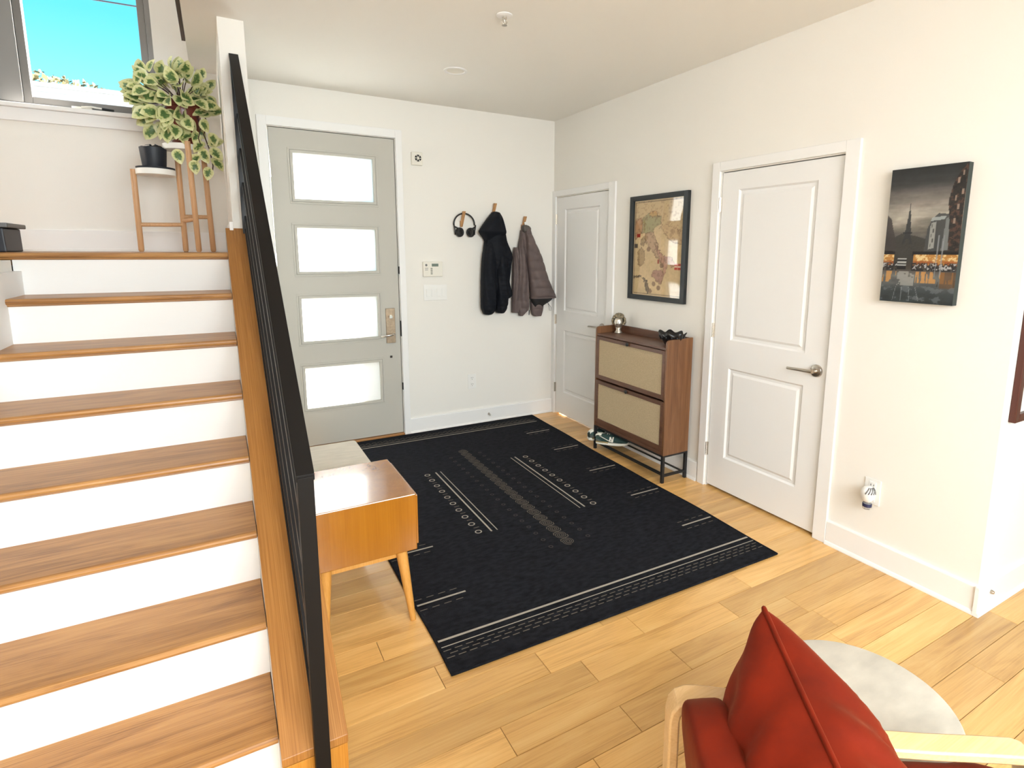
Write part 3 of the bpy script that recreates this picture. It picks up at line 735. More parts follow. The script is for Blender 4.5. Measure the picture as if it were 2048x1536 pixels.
# curly silver head
BX, BY = -.105, -1.165
bh = thing('head_figurine', (BX, BY, CTZ), 'small silver curly-haired head figurine on top of the shoe cabinet', 'figurine')
build('neck', MB().lathe([(.030, CTZ+.0005), (.031, CTZ+.008), (.022, CTZ+.020), (.020, CTZ+.034), (.024, CTZ+.046)], (BX, BY, 0), 'z', 20), 'silver_head', bh, smooth=True)
fd = Vector((-.80, -.60, 0)).normalized(); sdv = Vector((-fd.y, fd.x, 0))
hc = Vector((BX, BY, CTZ+.085)); hb = MB()
rr = []
for i in range(25):
    t_ = PI*i/24; row = []
    for k in range(32):
        a = 2*PI*k/32; d_ = Vector((math.sin(t_)*math.cos(a), math.sin(t_)*math.sin(a), -math.cos(t_)))
        r_ = Vector((d_.x*.040, d_.y*.035, d_.z*.052))
        if d_.z < -.3: r_.x *= 1+.28*(d_.z+.3); r_.y *= 1+.35*(d_.z+.3)
        f = d_.x
        if f > .5:
            nose = math.exp(-((d_.y/.14)**2+((d_.z+.05)/.20)**2))*.015
            eye = sum(math.exp(-(((d_.y-s_*.34)/.14)**2+((d_.z-.14)/.10)**2)) for s_ in (-1, 1))*-.011
            lip = math.exp(-((d_.y/.22)**2+((d_.z+.48)/.06)**2))*.006+math.exp(-((d_.y/.2)**2+((d_.z+.72)/.1)**2))*.004
            r_.x += nose+eye+lip
        row.append(hc+fd*r_.x+sdv*r_.y+Vector((0, 0, r_.z)))
    rr.append(row)
hb.rings(rr); build('face', hb, 'silver_head', bh, smooth=True)
cu = MB(); r3 = random.Random(5)
for k in range(230):
    z = r3.uniform(-.45, 1); a = r3.uniform(0, 2*PI); q = math.sqrt(max(0, 1-z*z)); d_ = Vector((q*math.cos(a), q*math.sin(a), z))
    if d_.x > .42 and d_.z < .45: continue
    c = hc+fd*(d_.x*.045-.008)+sdv*d_.y*.049+Vector((0, 0, d_.z*.056+.010)); s_ = r3.uniform(.0065, .0105)
    cu.sphere(c, s_, 8, 6, (1, 1, .85))
build('curls', cu, 'silver_hair', bh, smooth=True)

# black bowl with a wavy rim
WX, WY = -.140, -1.800
bw = thing('wavy_bowl', (WX, WY, CTZ), 'black bowl with a lobed wavy rim at the near end of the shoe cabinet', 'bowl')
rg_ = []
for h, r_ in ((.0005, .040), (.010, .050), (.035, .068), (.06, .083), (.085, .094), (.088, .090), (.07, .078), (.04, .058), (.016, .035)):
    row = []
    for k in range(48):
        a = 2*PI*k/48; w = (h/.088)
        q = r_*(1+.09*w*math.cos(7*a)); zz = h+.009*w*math.cos(7*a+.4)
        row.append((WX+q*math.cos(a)*.86, WY+q*math.sin(a)*1.1, CTZ+zz))
    rg_.append(row)
build('bowl_body', MB().rings(rg_), 'black_ceramic', bw, smooth=True)
for k in range(14):
    a = 2*PI*(k+.5)/14
    build('bowl_lobe', MB().tube([(WX+.088*.86*math.cos(a), WY+.088*1.1*math.sin(a), CTZ+.066), (WX+.075*.86*math.cos(a), WY+.075*1.1*math.sin(a), CTZ+.040)], [.006, .002], 8), 'black_ceramic', bw, smooth=True)

# ---------------------------------------------------------------- pictures
def inpoly(px, py, poly):
    ins = np.zeros(px.shape, bool); n = len(poly)
    for i in range(n):
        x1, y1 = poly[i]; x2, y2 = poly[(i+1) % n]
        if y1 == y2: continue
        c = ((py < y1) != (py < y2)) & (px < (x2-x1)*(py-y1)/(y2-y1)+x1)
        ins ^= c
    return ins
def fbm(U, V, sx, sy, seed, octv=4):
    rs_ = np.random.RandomState(seed); out = np.zeros(U.shape); amp = 1; tot = 0
    for o in range(octv):
        gx, gy = max(2, int(sx*2**o)), max(2, int(sy*2**o)); g = rs_.rand(gy+2, gx+2)
        x = np.clip(U, 0, .9999)*gx; y = np.clip(V, 0, .9999)*gy; xi = x.astype(int); yi = y.astype(int); fx = x-xi; fy = y-yi
        fx = fx*fx*(3-2*fx); fy = fy*fy*(3-2*fy)
        v = (g[yi, xi]*(1-fx)+g[yi, xi+1]*fx)*(1-fy)+(g[yi+1, xi]*(1-fx)+g[yi+1, xi+1]*fx)*fy
        out += v*amp; tot += amp; amp *= .55
    return out/tot
def lin(c): c = np.asarray(c, float)/255; return np.where(c <= .04045, c/12.92, ((c+.055)/1.055)**2.4)
def art_mesh(name, ya, yb, z0, z1, x, nu, nv, paint, mat, parent):
    """picture facing -x; u runs from ya (left) to yb (right), v upward"""
    u = np.linspace(0, 1, nu+1); v = np.linspace(0, 1, nv+1); U, V = np.meshgrid(u, v)
    colr = paint(U, V)
    b = MB(); base = wl(parent)
    P_ = [[(x, ya+(yb-ya)*uu, z0+(z1-z0)*vv) for uu in u] for vv in v]
    b.grid(P_); o = build(name, b, mat, parent, fix=False)
    a = o.data.color_attributes.new('paint', 'FLOAT_COLOR', 'POINT')
    c4 = np.ones((U.size, 4)); c4[:, :3] = np.clip(lin(np.clip(colr.reshape(-1, 3), 0, 255)), 0, 1); a.data.foreach_set('color', c4.ravel())
    return o
def put(C, mask, colr, a=1.0):
    C[mask] = C[mask]*(1-a)+np.asarray(colr, float)*a
def street(U, V):
    C = np.zeros(U.shape+(3,))
    n1 = fbm(U, V, 3, 14, 1); n2 = fbm(U, V, 9, 30, 2); n3 = fbm(U, V, 30, 60, 3)
    stops = [(0, (52, 58, 60)), (.10, (70, 76, 78)), (.20, (120, 120, 116)), (.27, (70, 62, 56)), (.34, (48, 44, 42)), (.46, (70, 70, 68)), (.55, (120, 114, 104)), (.66, (188, 180, 166)), (.72, (158, 150, 140)), (.80, (120, 114, 108)), (.88, (62, 62, 62)), (1, (36, 40, 41))]
    for k in range(3): C[..., k] = np.interp(V+(n1-.5)*.05, [s[0] for s in stops], [s[1][k] for s in stops])
    C *= (.78+.42*n1+.18*(n2-.5))[..., None]
    sky_ = V > .42
    C[sky_] *= (.85+.3*fbm(U, V, 2, 40, 9))[sky_][:, None]
    # far trees, tower, left and right houses
    put(C, inpoly(U, V, [(.12, .30), (.12, .49), (.22, .52), (.42, .50), (.60, .47), (.60, .30)]), (62, 60, 56), .85)
    tw = [(.235, .44), (.265, .50), (.275, .56), (.293, .64), (.30, .685), (.308, .69), (.305, .74), (.309, .74), (.315, .69), (.324, .685), (.33, .64), (.345, .56), (.352, .50), (.385, .44), (.345, .44), (.33, .48), (.29, .48), (.27, .44)]
    put(C, inpoly(U, V, tw), (52, 54, 56), .9); put(C, inpoly(U, V, [(.24, .515), (.24, .53), (.37, .53), (.37, .515)]), (40, 42, 44), .8)
    put(C, inpoly(U, V, [(0, .36), (0, .66), (.06, .63), (.10, .55), (.15, .47), (.17, .37)]), (66, 60, 58), .9)
    put(C, inpoly(U, V, [(.55, .38), (.57, .55), (.62, .62), (.70, .66), (.85, .65), (.90, .40)]), (74, 76, 76), .92)
    put(C, inpoly(U, V, [(.60, .605), (.62, .63), (.80, .64), (.78, .615)]), (178, 186, 184), .85)
    put(C, inpoly(U, V, [(.60, .40), (.61, .59), (.68, .60), (.68, .41)]), (164, 164, 158), .9)
    put(C, inpoly(U, V, [(.77, .39), (.80, .62), (.92, .66), (.93, .40)]), (138, 142, 140), .75*1.0)
    put(C, inpoly(U, V, [(.86, .39), (.84, .60), (.80, .74), (.84, .86), (.92, .95), (1, 1), (1, .39)]), (44, 40, 37), .95)
    hr = inpoly(U, V, [(.86, .39), (.84, .60), (.80, .74), (.84, .86), (.92, .95), (1, 1), (1, .39)])
    put(C, hr & (n3 > .60), (112, 74, 62), .6); put(C, hr & (n3 < .34), (28, 30, 30), .7)
    for (a, b_) in ((.90, .88), (.95, .93), (.885, .76), (.93, .70), (.90, .60), (.965, .80)):
        put(C, (abs(U-a) < .012) & (abs(V-b_) < .018), (196, 170, 150), .7)
    for k in range(5): put(C, (abs(U-(.625+.012*(k % 2)*2)) < .006) & (abs(V-(.43+.035*k)) < .012), (60, 60, 58), .8)
    put(C, (V > .355) & (V < .385) & (U > .40), (20, 20, 22), .9); put(C, (V > .36) & (V < .39) & (U < .16), (24, 22, 22), .9)
    gl = (V > .285) & (V < .36) & ((U > .42) | (U < .15))
    put(C, gl, (214, 150, 70), .85); put(C, gl & (n3 > .52), (250, 226, 170), .8); put(C, gl & (V < .315) & (n2 > .45), (150, 74, 30), .7)
    put(C, (V > .24) & (V < .30) & ((U > .40) | (U < .2)) & (n3 > .40), (34, 34, 38), .85)
    put(C, (V > .25) & (V < .295) & ((U > .42) | (U < .2)) & (n3 > .60), (208, 206, 204), .85)
    put(C, inpoly(U, V, [(.20, .25), (.20, .335), (.33, .335), (.33, .25)]), (24, 24, 26), 1)
    for b_ in (.33, .305, .283): put(C, (U > .205) & (U < .33) & (abs(V-b_) < .006), (205, 205, 200), .9)
    rf = (V < .235) & (V > .13)
    st_ = fbm(U, V, 26, 3, 6, 2)
    put(C, rf & (st_ > .55) & ((U > .48) | (U < .20)) & (V > .15), (226, 160, 84), .75)
    put(C, rf & (st_ < .36) & (U > .5), (50, 40, 34), .6)
    put(C, (V < .235) & (U > .80) & (V > .12), (104, 70, 40), .6)
    put(C, rf & (U > .22) & (U < .46) & (n2 > .42), (176, 174, 168), .7)
    for a in (.73, .795): put(C, (abs(U-a-.012*(V-.3)) < .006) & (V > .20) & (V < .50), (150, 154, 158), .8)
    put(C, (V < .13) & (n2 > .58), (112, 120, 124), .6)
    C *= .86
    for a, s in ((.30, .0), (.40, .06), (.48, .2), (.22, -.1)): put(C, (abs(U-a-s*(.13-V)*3) < .004) & (V < .12) & (V > .01), (158, 164, 166), .5)
    return C
PB = MB().box(-.036, -.0005, -3.409, -3.099, 1.346, 1.950)
pt = build('canvas_painting', PB, 'canvas_side', origin=(-.018, -3.254, 1.346), bevel=.001)
tag(pt, 'dark canvas painting of a rainy dusk street with a tower, on the right wall', 'painting')
art_mesh('painted_face', -3.099, -3.409, 1.346, 1.950, -.0366, 110, 214, street, 'oil_paint', pt)

def italy(U, V):
    C = np.zeros(U.shape+(3,)); n1 = fbm(U, V, 5, 8, 11); n2 = fbm(U, V, 34, 50, 12, 3)
    C[:] = (205, 178, 136); C *= (.90+.18*n1+.10*(n2-.5))[..., None]
    def land(poly, colr, a=.75, edge=(112, 88, 66)):
        m = inpoly(U+(n2-.5)*.05, V+(n2-.5)*.035, poly); put(C, m, colr, a)
        e = m ^ inpoly(U+(n2-.5)*.05+.012, V+(n2-.5)*.035+.006, poly); put(C, e, edge, .65)
        put(C, m & (n2 > .60), edge, .35)
    land([(0, .80), (0, 1), (1, 1), (1, .66), (.82, .64), (.66, .70), (.55, .76), (.40, .83), (.2, .79), (.06, .82)], (190, 164, 124), .7, (140, 112, 82))
    land([(0, .64), (.02, .80), (.10, .82), (.22, .80), (.24, .68), (.16, .66), (.06, .60)], (176, 128, 92))
    land([(.17, .66), (.18, .82), (.30, .86), (.44, .86), (.56, .82), (.55, .74), (.44, .72), (.40, .66), (.30, .66)], (146, 142, 104))
    land([(.30, .84), (.34, .88), (.50, .87), (.46, .82)], (200, 150, 90), .6)
    land([(.24, .66), (.42, .67), (.44, .62), (.50, .56), (.52, .50), (.62, .42), (.72, .40), (.66, .36), (.64, .30), (.60, .33), (.52, .40), (.40, .48), (.32, .52), (.26, .58)], (174, 142, 116))
    land([(.44, .56), (.52, .50), (.64, .42), (.78, .42), (.88, .33), (.80, .31), (.72, .36), (.68, .24), (.63, .22), (.64, .32), (.56, .38)], (178, 132, 112))
    land([(.54, .72), (.66, .74), (1, .66), (1, .54), (.86, .55), (.78, .57), (.68, .62), (.60, .68)], (190, 160, 122), .7, (130, 104, 78))
    land([(.12, .34), (.10, .47), (.16, .51), (.25, .48), (.24, .34), (.16, .31)], (158, 132, 96))
    land([(.16, .54), (.16, .60), (.22, .63), (.26, .57), (.22, .52)], (150, 128, 96))
    land([(.40, .22), (.44, .27), (.60, .28), (.66, .24), (.60, .13), (.50, .17)], (158, 116, 104))
    land([(0, .20), (.08, .205), (.16, .22), (.25, .17), (.30, .08), (.34, .02), (.36, .08), (.30, .16), (.2, .20), (.1, .19), (0, .175)], (92, 78, 64), .7, (60, 50, 44))
    for a, b_ in ((.32, .49), (.45, .13), (.55, .09), (.38, .05), (.60, .32)):
        put(C, ((U-a)*.7)**2+(V-b_)**2 < .00045*(1+n2), (120, 92, 72), .7)
    def flag(a, b_, c, w=.035, h=.02): put(C, (abs(U-a) < w) & (abs(V-b_) < h), c, .9)
    flag(.10, .635, (142, 34, 24)); flag(.05, .525, (70, 62, 56), .04, .025); flag(.53, .36, (150, 70, 50), .02, .022)
    flag(.905, .315, (170, 44, 34), .06, .03); put(C, (abs(U-.905) < .06) & (abs(V-.313) < .006), (226, 206, 180), 1); put(C, (abs(U-.905) < .008) & (abs(V-.315) < .03), (206, 150, 120), .6)
    put(C, (abs(U-.5) > .487) | (abs(V-.5) > .4915), (206, 186, 150), 1)
    bd_ = ((abs(U-.5) < .480) & (abs(V-.5) < .487)) & ~((abs(U-.5) < .469) & (abs(V-.5) < .481)); put(C, bd_, (70, 58, 46), .75)
    return C
mf = thing('map_picture', (-.011, -1.475, 1.214), 'old map of a boot-shaped peninsula in a black frame above the shoe cabinet', 'picture')
b = MB(); y0, y1, z0, z1, w = -1.778, -1.167, 1.214, 1.980, .040
for (a, c, d, e) in [(y0, y0+w, z0, z1), (y1-w, y1, z0, z1), (y0+w, y1-w, z0, z0+w-.005), (y0+w, y1-w, z1-w+.005, z1)]: b.box(-.029, -.0005, a, c, d, e)
build('picture_frame', b, 'frame_black', mf, bevel=.002)
art_mesh('map_sheet', y1-w+.001, y0+w-.001, z0+w-.006, z1-w+.006, -.010, 120, 160, italy, 'map_paper', mf)
# the acrylic glazing bows out a little towards the middle
def bow(u, v): return -.0125-.0135*(1-(2*u-1)**2)*(1-.35*(2*v-1)**2)
gy0, gy1, gz0, gz1 = y0+w-.001, y1-w+.001, z0+w-.006, z1-w+.006
build('glass', MB().grid([[(bow(i/20, j/20), gy0+(gy1-gy0)*i/20, gz0+(gz1-gz0)*j/20) for j in range(21)] for i in range(21)]), 'picture_glass', mf, smooth=True, fix=False)
gm = COL.objects['glass'].data
if sum(p.normal.x for p in gm.polygons) > 0: gm.flip_normals()

ef = thing('brown_picture', (.35, EXT-.012, .87), 'brown wooden picture frame cut off at the right edge, on the bright wall', 'picture')
b = MB(); x0, x1, z0, z1, w = .062, .562, .868, 1.62, .036
for (a, c, d, e) in [(x0, x0+w, z0, z1), (x1-w, x1, z0, z1), (x0+w, x1-w, z0, z0+w), (x0+w, x1-w, z1-w, z1)]: b.box(a, c, EXT-.026, EXT-.0005, d, e)
build('picture_frame', b, 'brown_frame', ef, bevel=.003)
build('mount', MB().box(x0+w-.001, x1-w+.001, EXT-.010, EXT-.001, z0+w-.001, z1-w+.001), 'white_plastic', ef)

# ---------------------------------------------------------------- small wall fittings
sr = thing('siren_box', (-1.316, -.001, 2.255), 'small beige square siren box beside the top of the front door', 'alarm')
build('housing', MB().box(-1.361, -1.271, -.026, -.0005, 2.256, 2.360), 'ivory_plastic', sr, bevel=.004)
build('speaker_grille', MB().lathe([(.027, -.0262), (.027, -.0275)], (-1.309, 0, 2.312), 'y', 24), 'dark_hole', sr)
g = MB()
for k in range(3): g.obox((-1.309, -.0285, 2.312), (.027*math.cos(k*PI/3), 0, .027*math.sin(k*PI/3)), (0, .001, 0), (-.0022*math.sin(k*PI/3), 0, .0022*math.cos(k*PI/3)))
g.lathe([(.009, -.0277), (.009, -.030)], (-1.309, 0, 2.312), 'y', 16); build('grille_cross', g, 'ivory_plastic', sr)
kp = thing('alarm_keypad', (-1.202, -.001, 1.352), 'cream alarm keypad with a small green display on the back wall', 'keypad')
build('housing', MB().box(-1.289, -1.118, -.024, -.0005, 1.352, 1.479), 'ivory_plastic', kp, bevel=.005)
build('display', MB().box(-1.215, -1.157, -.0252, -.0235, 1.438, 1.462), 'lcd_green', kp)
for k in range(4): build('button', MB().box(-1.226, -1.209, -.0262, -.0235, 1.416-.0145*k, 1.426-.0145*k), 'grey_button', kp, bevel=.001)
build('emblem', MB().lathe([(.010, -.0238), (.010, -.0246)], (-1.263, 0, 1.450), 'y', 20).box(-1.275, -1.247, -.0246, -.0236, 1.421, 1.425).box(-1.275, -1.249, -.0246, -.0236, 1.408, 1.412), 'grey_lid', kp)
sw = thing('switch_plate', (-1.18, -.001, 1.149), 'white four-gang light switch plate under the alarm keypad', 'switch')
build('plate', MB().box(-1.286, -1.078, -.007, -.0005, 1.150, 1.283), 'white_plastic', sw, bevel=.003)
for k in range(4): build('rocker', MB().box(-1.264+k*.0465, -1.264+k*.0465+.033, -.0115, -.0065, 1.183, 1.250), 'white_plastic', sw, bevel=.002)
def outlet(name, face, c, label, ax):
    t = thing(name, (c[0], face-.001, c[1]) if ax == 'y' else (face-.001, c[0], c[1]), label, 'outlet')
    def bx_(b, u0, u1, d0, d1, z0, z1): (b.box(u0, u1, face-d1, face-d0, z0, z1) if ax == 'y' else b.box(face-d1, face-d0, u0, u1, z0, z1)); return b
    build('plate', bx_(MB(), c[0]-.040, c[0]+.040, .0005, .006, c[1]-.066, c[1]+.066), 'white_plastic', t, bevel=.002)
    for s_ in (-1, 1):
        f_ = build('receptacle', bx_(MB(), c[0]-.017, c[0]+.017, .0055, .009, c[1]+s_*.030-.022, c[1]+s_*.030+.022), 'white_plastic', t, bevel=.003)
        sl = MB()
        for du in (-.007, .007): bx_(sl, c[0]+du-.0014, c[0]+du+.0014, .0085, .0094, c[1]+s_*.030+.0, c[1]+s_*.030+.010)
        bx_(sl, c[0]-.0025, c[0]+.0025, .0085, .0094, c[1]+s_*.030-.013, c[1]+s_*.030-.008)
        build('slots', sl, 'dark_hole', f_)
    return t
outlet('wall_outlet', 0, (-.856, .400), 'white double outlet low on the back wall below the headphones', 'y')
outlet('wall_outlet', 0, (-3.141, .383), 'white double outlet under the painting with an air freshener plugged in', 'x')
af = thing('air_freshener', (-.045, -3.146, .32), 'white plug-in air freshener with a dark blue cap on the lower right outlet', 'air freshener')
FX, FY = -.048, -3.146
prof = [(.010, .338), (.020, .344), (.028, .360), (.0325, .378), (.0325, .390), (.029, .404), (.020, .416), (.008, .421)]
build('shell', MB().lathe(prof, (FX, FY, 0), 'z', 28).box(-.03, -.0095, FY-.012, FY+.012, .345, .372), 'white_plastic', af, auto=50)
sl = MB()
for k in range(5):
    a0 = math.radians(188+k*22)
    sl.tube([(FX+r_*1.02*math.cos(a0+j*.16), FY+r_*1.02*math.sin(a0+j*.16), h) for j, (r_, h) in enumerate(((.0325, .389), (.0305, .400), (.026, .410), (.018, .418)))], .0028, 6)
build('vent_slots', sl, 'grey_lid', af, smooth=True)
build('bottle', MB().lathe([(.012, .340), (.019, .336), (.0205, .318), (.0205, .308), (.018, .304)], (FX, FY, 0), 'z', 24), 'clear_oil', af, auto=50)
build('cap_band', MB().lathe([(.0208, .333), (.0215, .331), (.0215, .318), (.0208, .316)], (FX, FY, 0), 'z', 24), 'navy_label', af, auto=50)
ds_ = thing('door_stop', (-.697, -.016, .075), 'small metal spring door stop on the baseboard of the back wall', 'door stop')
build('stop_rod', MB().lathe([(.011, -.016), (.010, -.020), (.006, -.024), (.005, -.060)], (-.697, 0, .075), 'y', 14), 'nickel', ds_, auto=40)
build('rubber_tip', MB().lathe([(.0075, -.060), (.0085, -.064), (.0085, -.076), (.005, -.079)], (-.697, 0, .075), 'y', 14), 'white_plastic', ds_, auto=40)
d4 = thing('door_stop', (.10, EXT-.016, .085), 'tiny round metal stop on the baseboard of the bright end wall', 'door stop')
build('stop_disc', MB().lathe([(.009, EXT-.0155), (.009, EXT-.022), (.006, EXT-.028)], (.092, 0, .086), 'y', 16), 'nickel', d4, auto=40)

dl = thing('recessed_light', (-1.324, -.917, H), 'round white recessed downlight in the ceiling, unlit', 'ceiling light')
build('trim_ring', MB().lathe([(.079, H-.0005), (.078, H-.006), (.062, H-.007), (.058, H-.003), (.058, H-.0005)], (-1.324, -.917, 0), 'z', 40, caps=False), 'trim_paint', dl, auto=40)
build('reflector', MB().lathe([(.0575, H-.003), (.045, H-.0008), (.001, H-.0006)], (-1.324, -.917, 0), 'z', 40, caps=False), 'ivory_plastic', dl, auto=40)
sp = thing('fire_sprinkler', (-1.434, -1.875, H), 'white fire sprinkler head hanging from the ceiling', 'sprinkler')
build('escutcheon', MB().lathe([(.042, H-.0005), (.041, H-.004), (.028, H-.010), (.012, H-.010)], (-1.434, -1.875, 0), 'z', 32), 'trim_paint', sp, auto=40)
build('sprinkler_body', MB().lathe([(.012, H-.010), (.012, H-.022), (.006, H-.024), (.003, H-.04), (.003, H-.046)], (-1.434, -1.875, 0), 'z', 16)
      .tube([(-1.446, -1.875, H-.022), (-1.449, -1.875, H-.034), (-1.436, -1.875, H-.048)], .0028, 8).tube([(-1.422, -1.875, H-.022), (-1.419, -1.875, H-.034), (-1.432, -1.875, H-.048)], .0028, 8), 'satin_steel', sp, auto=40)
build('deflector', MB().lathe([(.014, H-.050), (.014, H-.0475), (.004, H-.047)], (-1.434, -1.875, 0), 'z', 20), 'nickel', sp, auto=40)

# ---------------------------------------------------------------- hooks, headphones, jackets
def hook(x0, x1, z0, z1, label):
    xc = (x0+x1)/2
    t = thing('wall_hook', (xc, -.001, z0), label, 'hook', 'wooden hooks on the back wall')
    b = MB()
    xt, xb = xc+.006, xc-.010
    b.add([(xb-.012, -.001, z0), (xb+.012, -.001, z0), (xb+.012, -.012, z0), (xb-.012, -.012, z0),
           (xt-.014, -.030, z1), (xt+.014, -.030, z1), (xt+.014, -.046, z1), (xt-.014, -.046, z1)],
          [(0, 1, 2, 3), (4, 7, 6, 5), (0, 4, 5, 1), (1, 5, 6, 2), (2, 6, 7, 3), (3, 7, 4, 0)])
    build('peg', b, 'hook_wood', t, bevel=.002)
    build('wall_plate', MB().box(xb-.011, xb+.011, -.006, -.0005, z0-.002, z0+.05), 'hook_wood', t, bevel=.001)
    return t
hook(-.946, -.907, 1.775, 1.905, 'wooden wall hook with the headphones on it')
hook(-.655, -.607, 1.86, 1.985, 'wooden wall hook above the black jacket, highest of the three')
hook(-.355, -.307, 1.76, 1.883, 'wooden wall hook above the brown-grey jacket, nearest the corner')
hp = thing('headphones', (-.915, -.03, 1.70), 'black over-ear headphones hanging from a wooden hook', 'headphones')
band = [(-.917+.095*math.sin(a)*1.0, -.028, 1.795+.092*math.cos(a)) for a in [(-1.62+3.24*k/28) for k in range(29)]]
build('headband', MB().tube(band, .0068, 10, flat=1.0), 'black_plastic', hp, smooth=True)
for s_, x in ((-1, -1.008), (1, -.816)):
    yk = MB().tube([(x+s_*.003, -.028, 1.793), (x, -.030, 1.765), (x-s_*.006, -.030, 1.735), (x-s_*.008, -.030, 1.708)], .006, 8)
    yk.tube([(x, -.030, 1.775), (x-s_*.02, -.036, 1.766), (x-s_*.042, -.036, 1.756)], .006, 8)
    build('yoke', yk, 'black_plastic', hp, smooth=True)
    c = Vector((x-s_*.044, -.034, 1.728)); nrm = Vector((-s_*.35 if s_ < 0 else -.85, -1 if s_ < 0 else -.62, .05)).normalized()
    up_ = Vector((0, 0, 1)); sx = nrm.cross(up_).normalized(); up_ = sx.cross(nrm)
    cup = MB()
    cup.rings([[c+nrm*h+(sx*math.cos(a)*.88+up_*math.sin(a))*r_ for a in [2*PI*k/24 for k in range(24)]] for r_, h in ((.018, -.022), (.036, -.018), (.041, -.006), (.041, .006), (.036, .014), (.022, .017))])
    build('ear_cup', cup, 'black_plastic', hp, auto=45)
    build('ear_pad', MB().tube([c+nrm*.014+(sx*math.cos(a)*.88+up_*math.sin(a))*.029 for a in [2*PI*k/20 for k in range(20)]], .010, 8, closed=True), 'dark_hole', hp, smooth=True)

def garment(name, rows, mat, parent, depth, y_back=-.014, fold=.006, nf=5, quilt=0, qp=.045, seed=0, n=44, sub=12, flat=.75):
    """rows from top: (z, xl, xr[, depth factor]) -> lofted soft tube hanging against the wall"""
    rows = [tuple(r)+(1.0,)*(4-len(r)) for r in rows]
    rings = []; m = len(rows)
    def cat(p0, p1, p2, p3, t): return .5*((2*p1)+(-p0+p2)*t+(2*p0-5*p1+4*p2-p3)*t*t+(-p0+3*p1-3*p2+p3)*t**3)
    full = []
    for i in range(m-1):
        A, B_, Cc, D = rows[max(0, i-1)], rows[i], rows[i+1], rows[min(m-1, i+2)]
        for k in range(sub): full.append(tuple(cat(A[j], B_[j], Cc[j], D[j], k/sub) for j in range(4)))
    full.append(rows[-1])
    rn = random.Random(seed); ph = rn.uniform(0, 6)
    for z, xl, xr, df in full:
        xc, hw_ = (xl+xr)/2, max(.004, (xr-xl)/2); d_ = depth*df
        ring_ = []
        q = 1+quilt*(abs(math.sin(PI*z/qp))**.35-.8) if quilt else 1
        for k in range(n):
            a = 2*PI*k/n; c, s_ = math.cos(a), math.sin(a)
            cx_ = math.copysign(abs(c)**flat, c); sy = math.copysign(abs(s_)**flat, s_)
            fo = fold*math.sin(nf*a+ph+z*7+2*math.sin(z*9+ph))*(1 if s_ < 0 else .2)
            x = xc+cx_*(hw_*(1 if quilt == 0 else (.985+.015*q)))
            y = y_back-d_/2+sy*(d_/2)*(q if s_ < 0 else 1)+fo
            ring_.append((x, min(y, -.004), z))
        rings.append(ring_)
    return build(name, MB().rings(rings), mat, parent, smooth=True)
j1 = thing('black_jacket', (-.64, -.06, 1.0), 'black hooded puffer jacket hanging from the middle wooden hook', 'jacket')
garment('body', [(1.912, -.648, -.615, .45), (1.898, -.668, -.592, .7), (1.86, -.70, -.583, .85), (1.80, -.715, -.572, .95), (1.735, -.73, -.55, 1), (1.65, -.735, -.532, 1), (1.538, -.742, -.482, 1), (1.43, -.70, -.495, 1), (1.30, -.69, -.502, .95), (1.176, -.67, -.483, .9), (1.142, -.65, -.525, .7)], 'black_cloth', j1, .105, seed=1, fold=.007, quilt=.12)
garment('hood', [(1.905, -.655, -.60, .6), (1.86, -.708, -.585, .9), (1.81, -.752, -.572, 1), (1.755, -.792, -.556, 1), (1.737, -.800, -.552, 1), (1.715, -.788, -.556, .9), (1.68, -.755, -.60, .7), (1.655, -.738, -.64, .5)], 'black_cloth', j1, .135, seed=2, fold=.009, nf=4)
garment('sleeve', [(1.665, -.735, -.66, .6), (1.58, -.755, -.655, .9), (1.456, -.774, -.652, 1), (1.243, -.783, -.648, 1), (1.085, -.784, -.656, 1), (1.035, -.768, -.668, .9), (1.010, -.750, -.692, .75)], 'black_cloth', j1, .125, seed=3, fold=.005, quilt=.2)
garment('sleeve', [(1.60, -.645, -.545, .6), (1.45, -.645, -.535, 1), (1.30, -.648, -.536, 1), (1.137, -.650, -.536, 1), (1.075, -.648, -.545, .95), (1.036, -.642, -.556, .85), (1.017, -.625, -.570, .7)], 'black_cloth', j1, .130, seed=4, fold=.005, quilt=.2)
j2 = thing('brown_grey_jacket', (-.26, -.06, .97), 'brown-grey quilted jacket flaring open on the hook by the corner', 'jacket')
garment('left_front', [(1.76, -.372, -.335, .5), (1.70, -.384, -.332, .7), (1.60, -.405, -.332, .9), (1.49, -.408, -.332, 1), (1.306, -.406, -.312, 1), (1.15, -.408, -.305, 1), (1.048, -.410, -.302, .9), (1.02, -.405, -.318, .9), (.978, -.390, -.372, .8)], 'puffer_cloth', j2, .085, seed=5, quilt=.32, qp=.070, fold=.006)
garment('sleeve', [(1.605, -.440, -.408, .5), (1.55, -.452, -.402, .8), (1.344, -.462, -.400, 1), (1.15, -.467, -.402, 1), (1.012, -.469, -.405, .9)], 'puffer_cloth', j2, .075, seed=6, quilt=.32, qp=.070, fold=.004)
garment('right_front', [(1.79, -.345, -.290, .5), (1.745, -.345, -.288, .7), (1.66, -.340, -.258, .9), (1.52, -.335, -.190, 1), (1.339, -.310, -.124, 1), (1.24, -.298, -.076, 1), (1.165, -.292, -.032, 1), (1.136, -.290, -.016, .9)], 'puffer_cloth', j2, .135, seed=7, quilt=.30, qp=.082, fold=.004)
garment('collar', [(1.806, -.345, -.322, .6), (1.796, -.362, -.300, .9), (1.775, -.368, -.284, 1), (1.752, -.364, -.288, 1), (1.735, -.350, -.292, .8)], 'collar_cloth', j2, .080, seed=8, fold=.005)
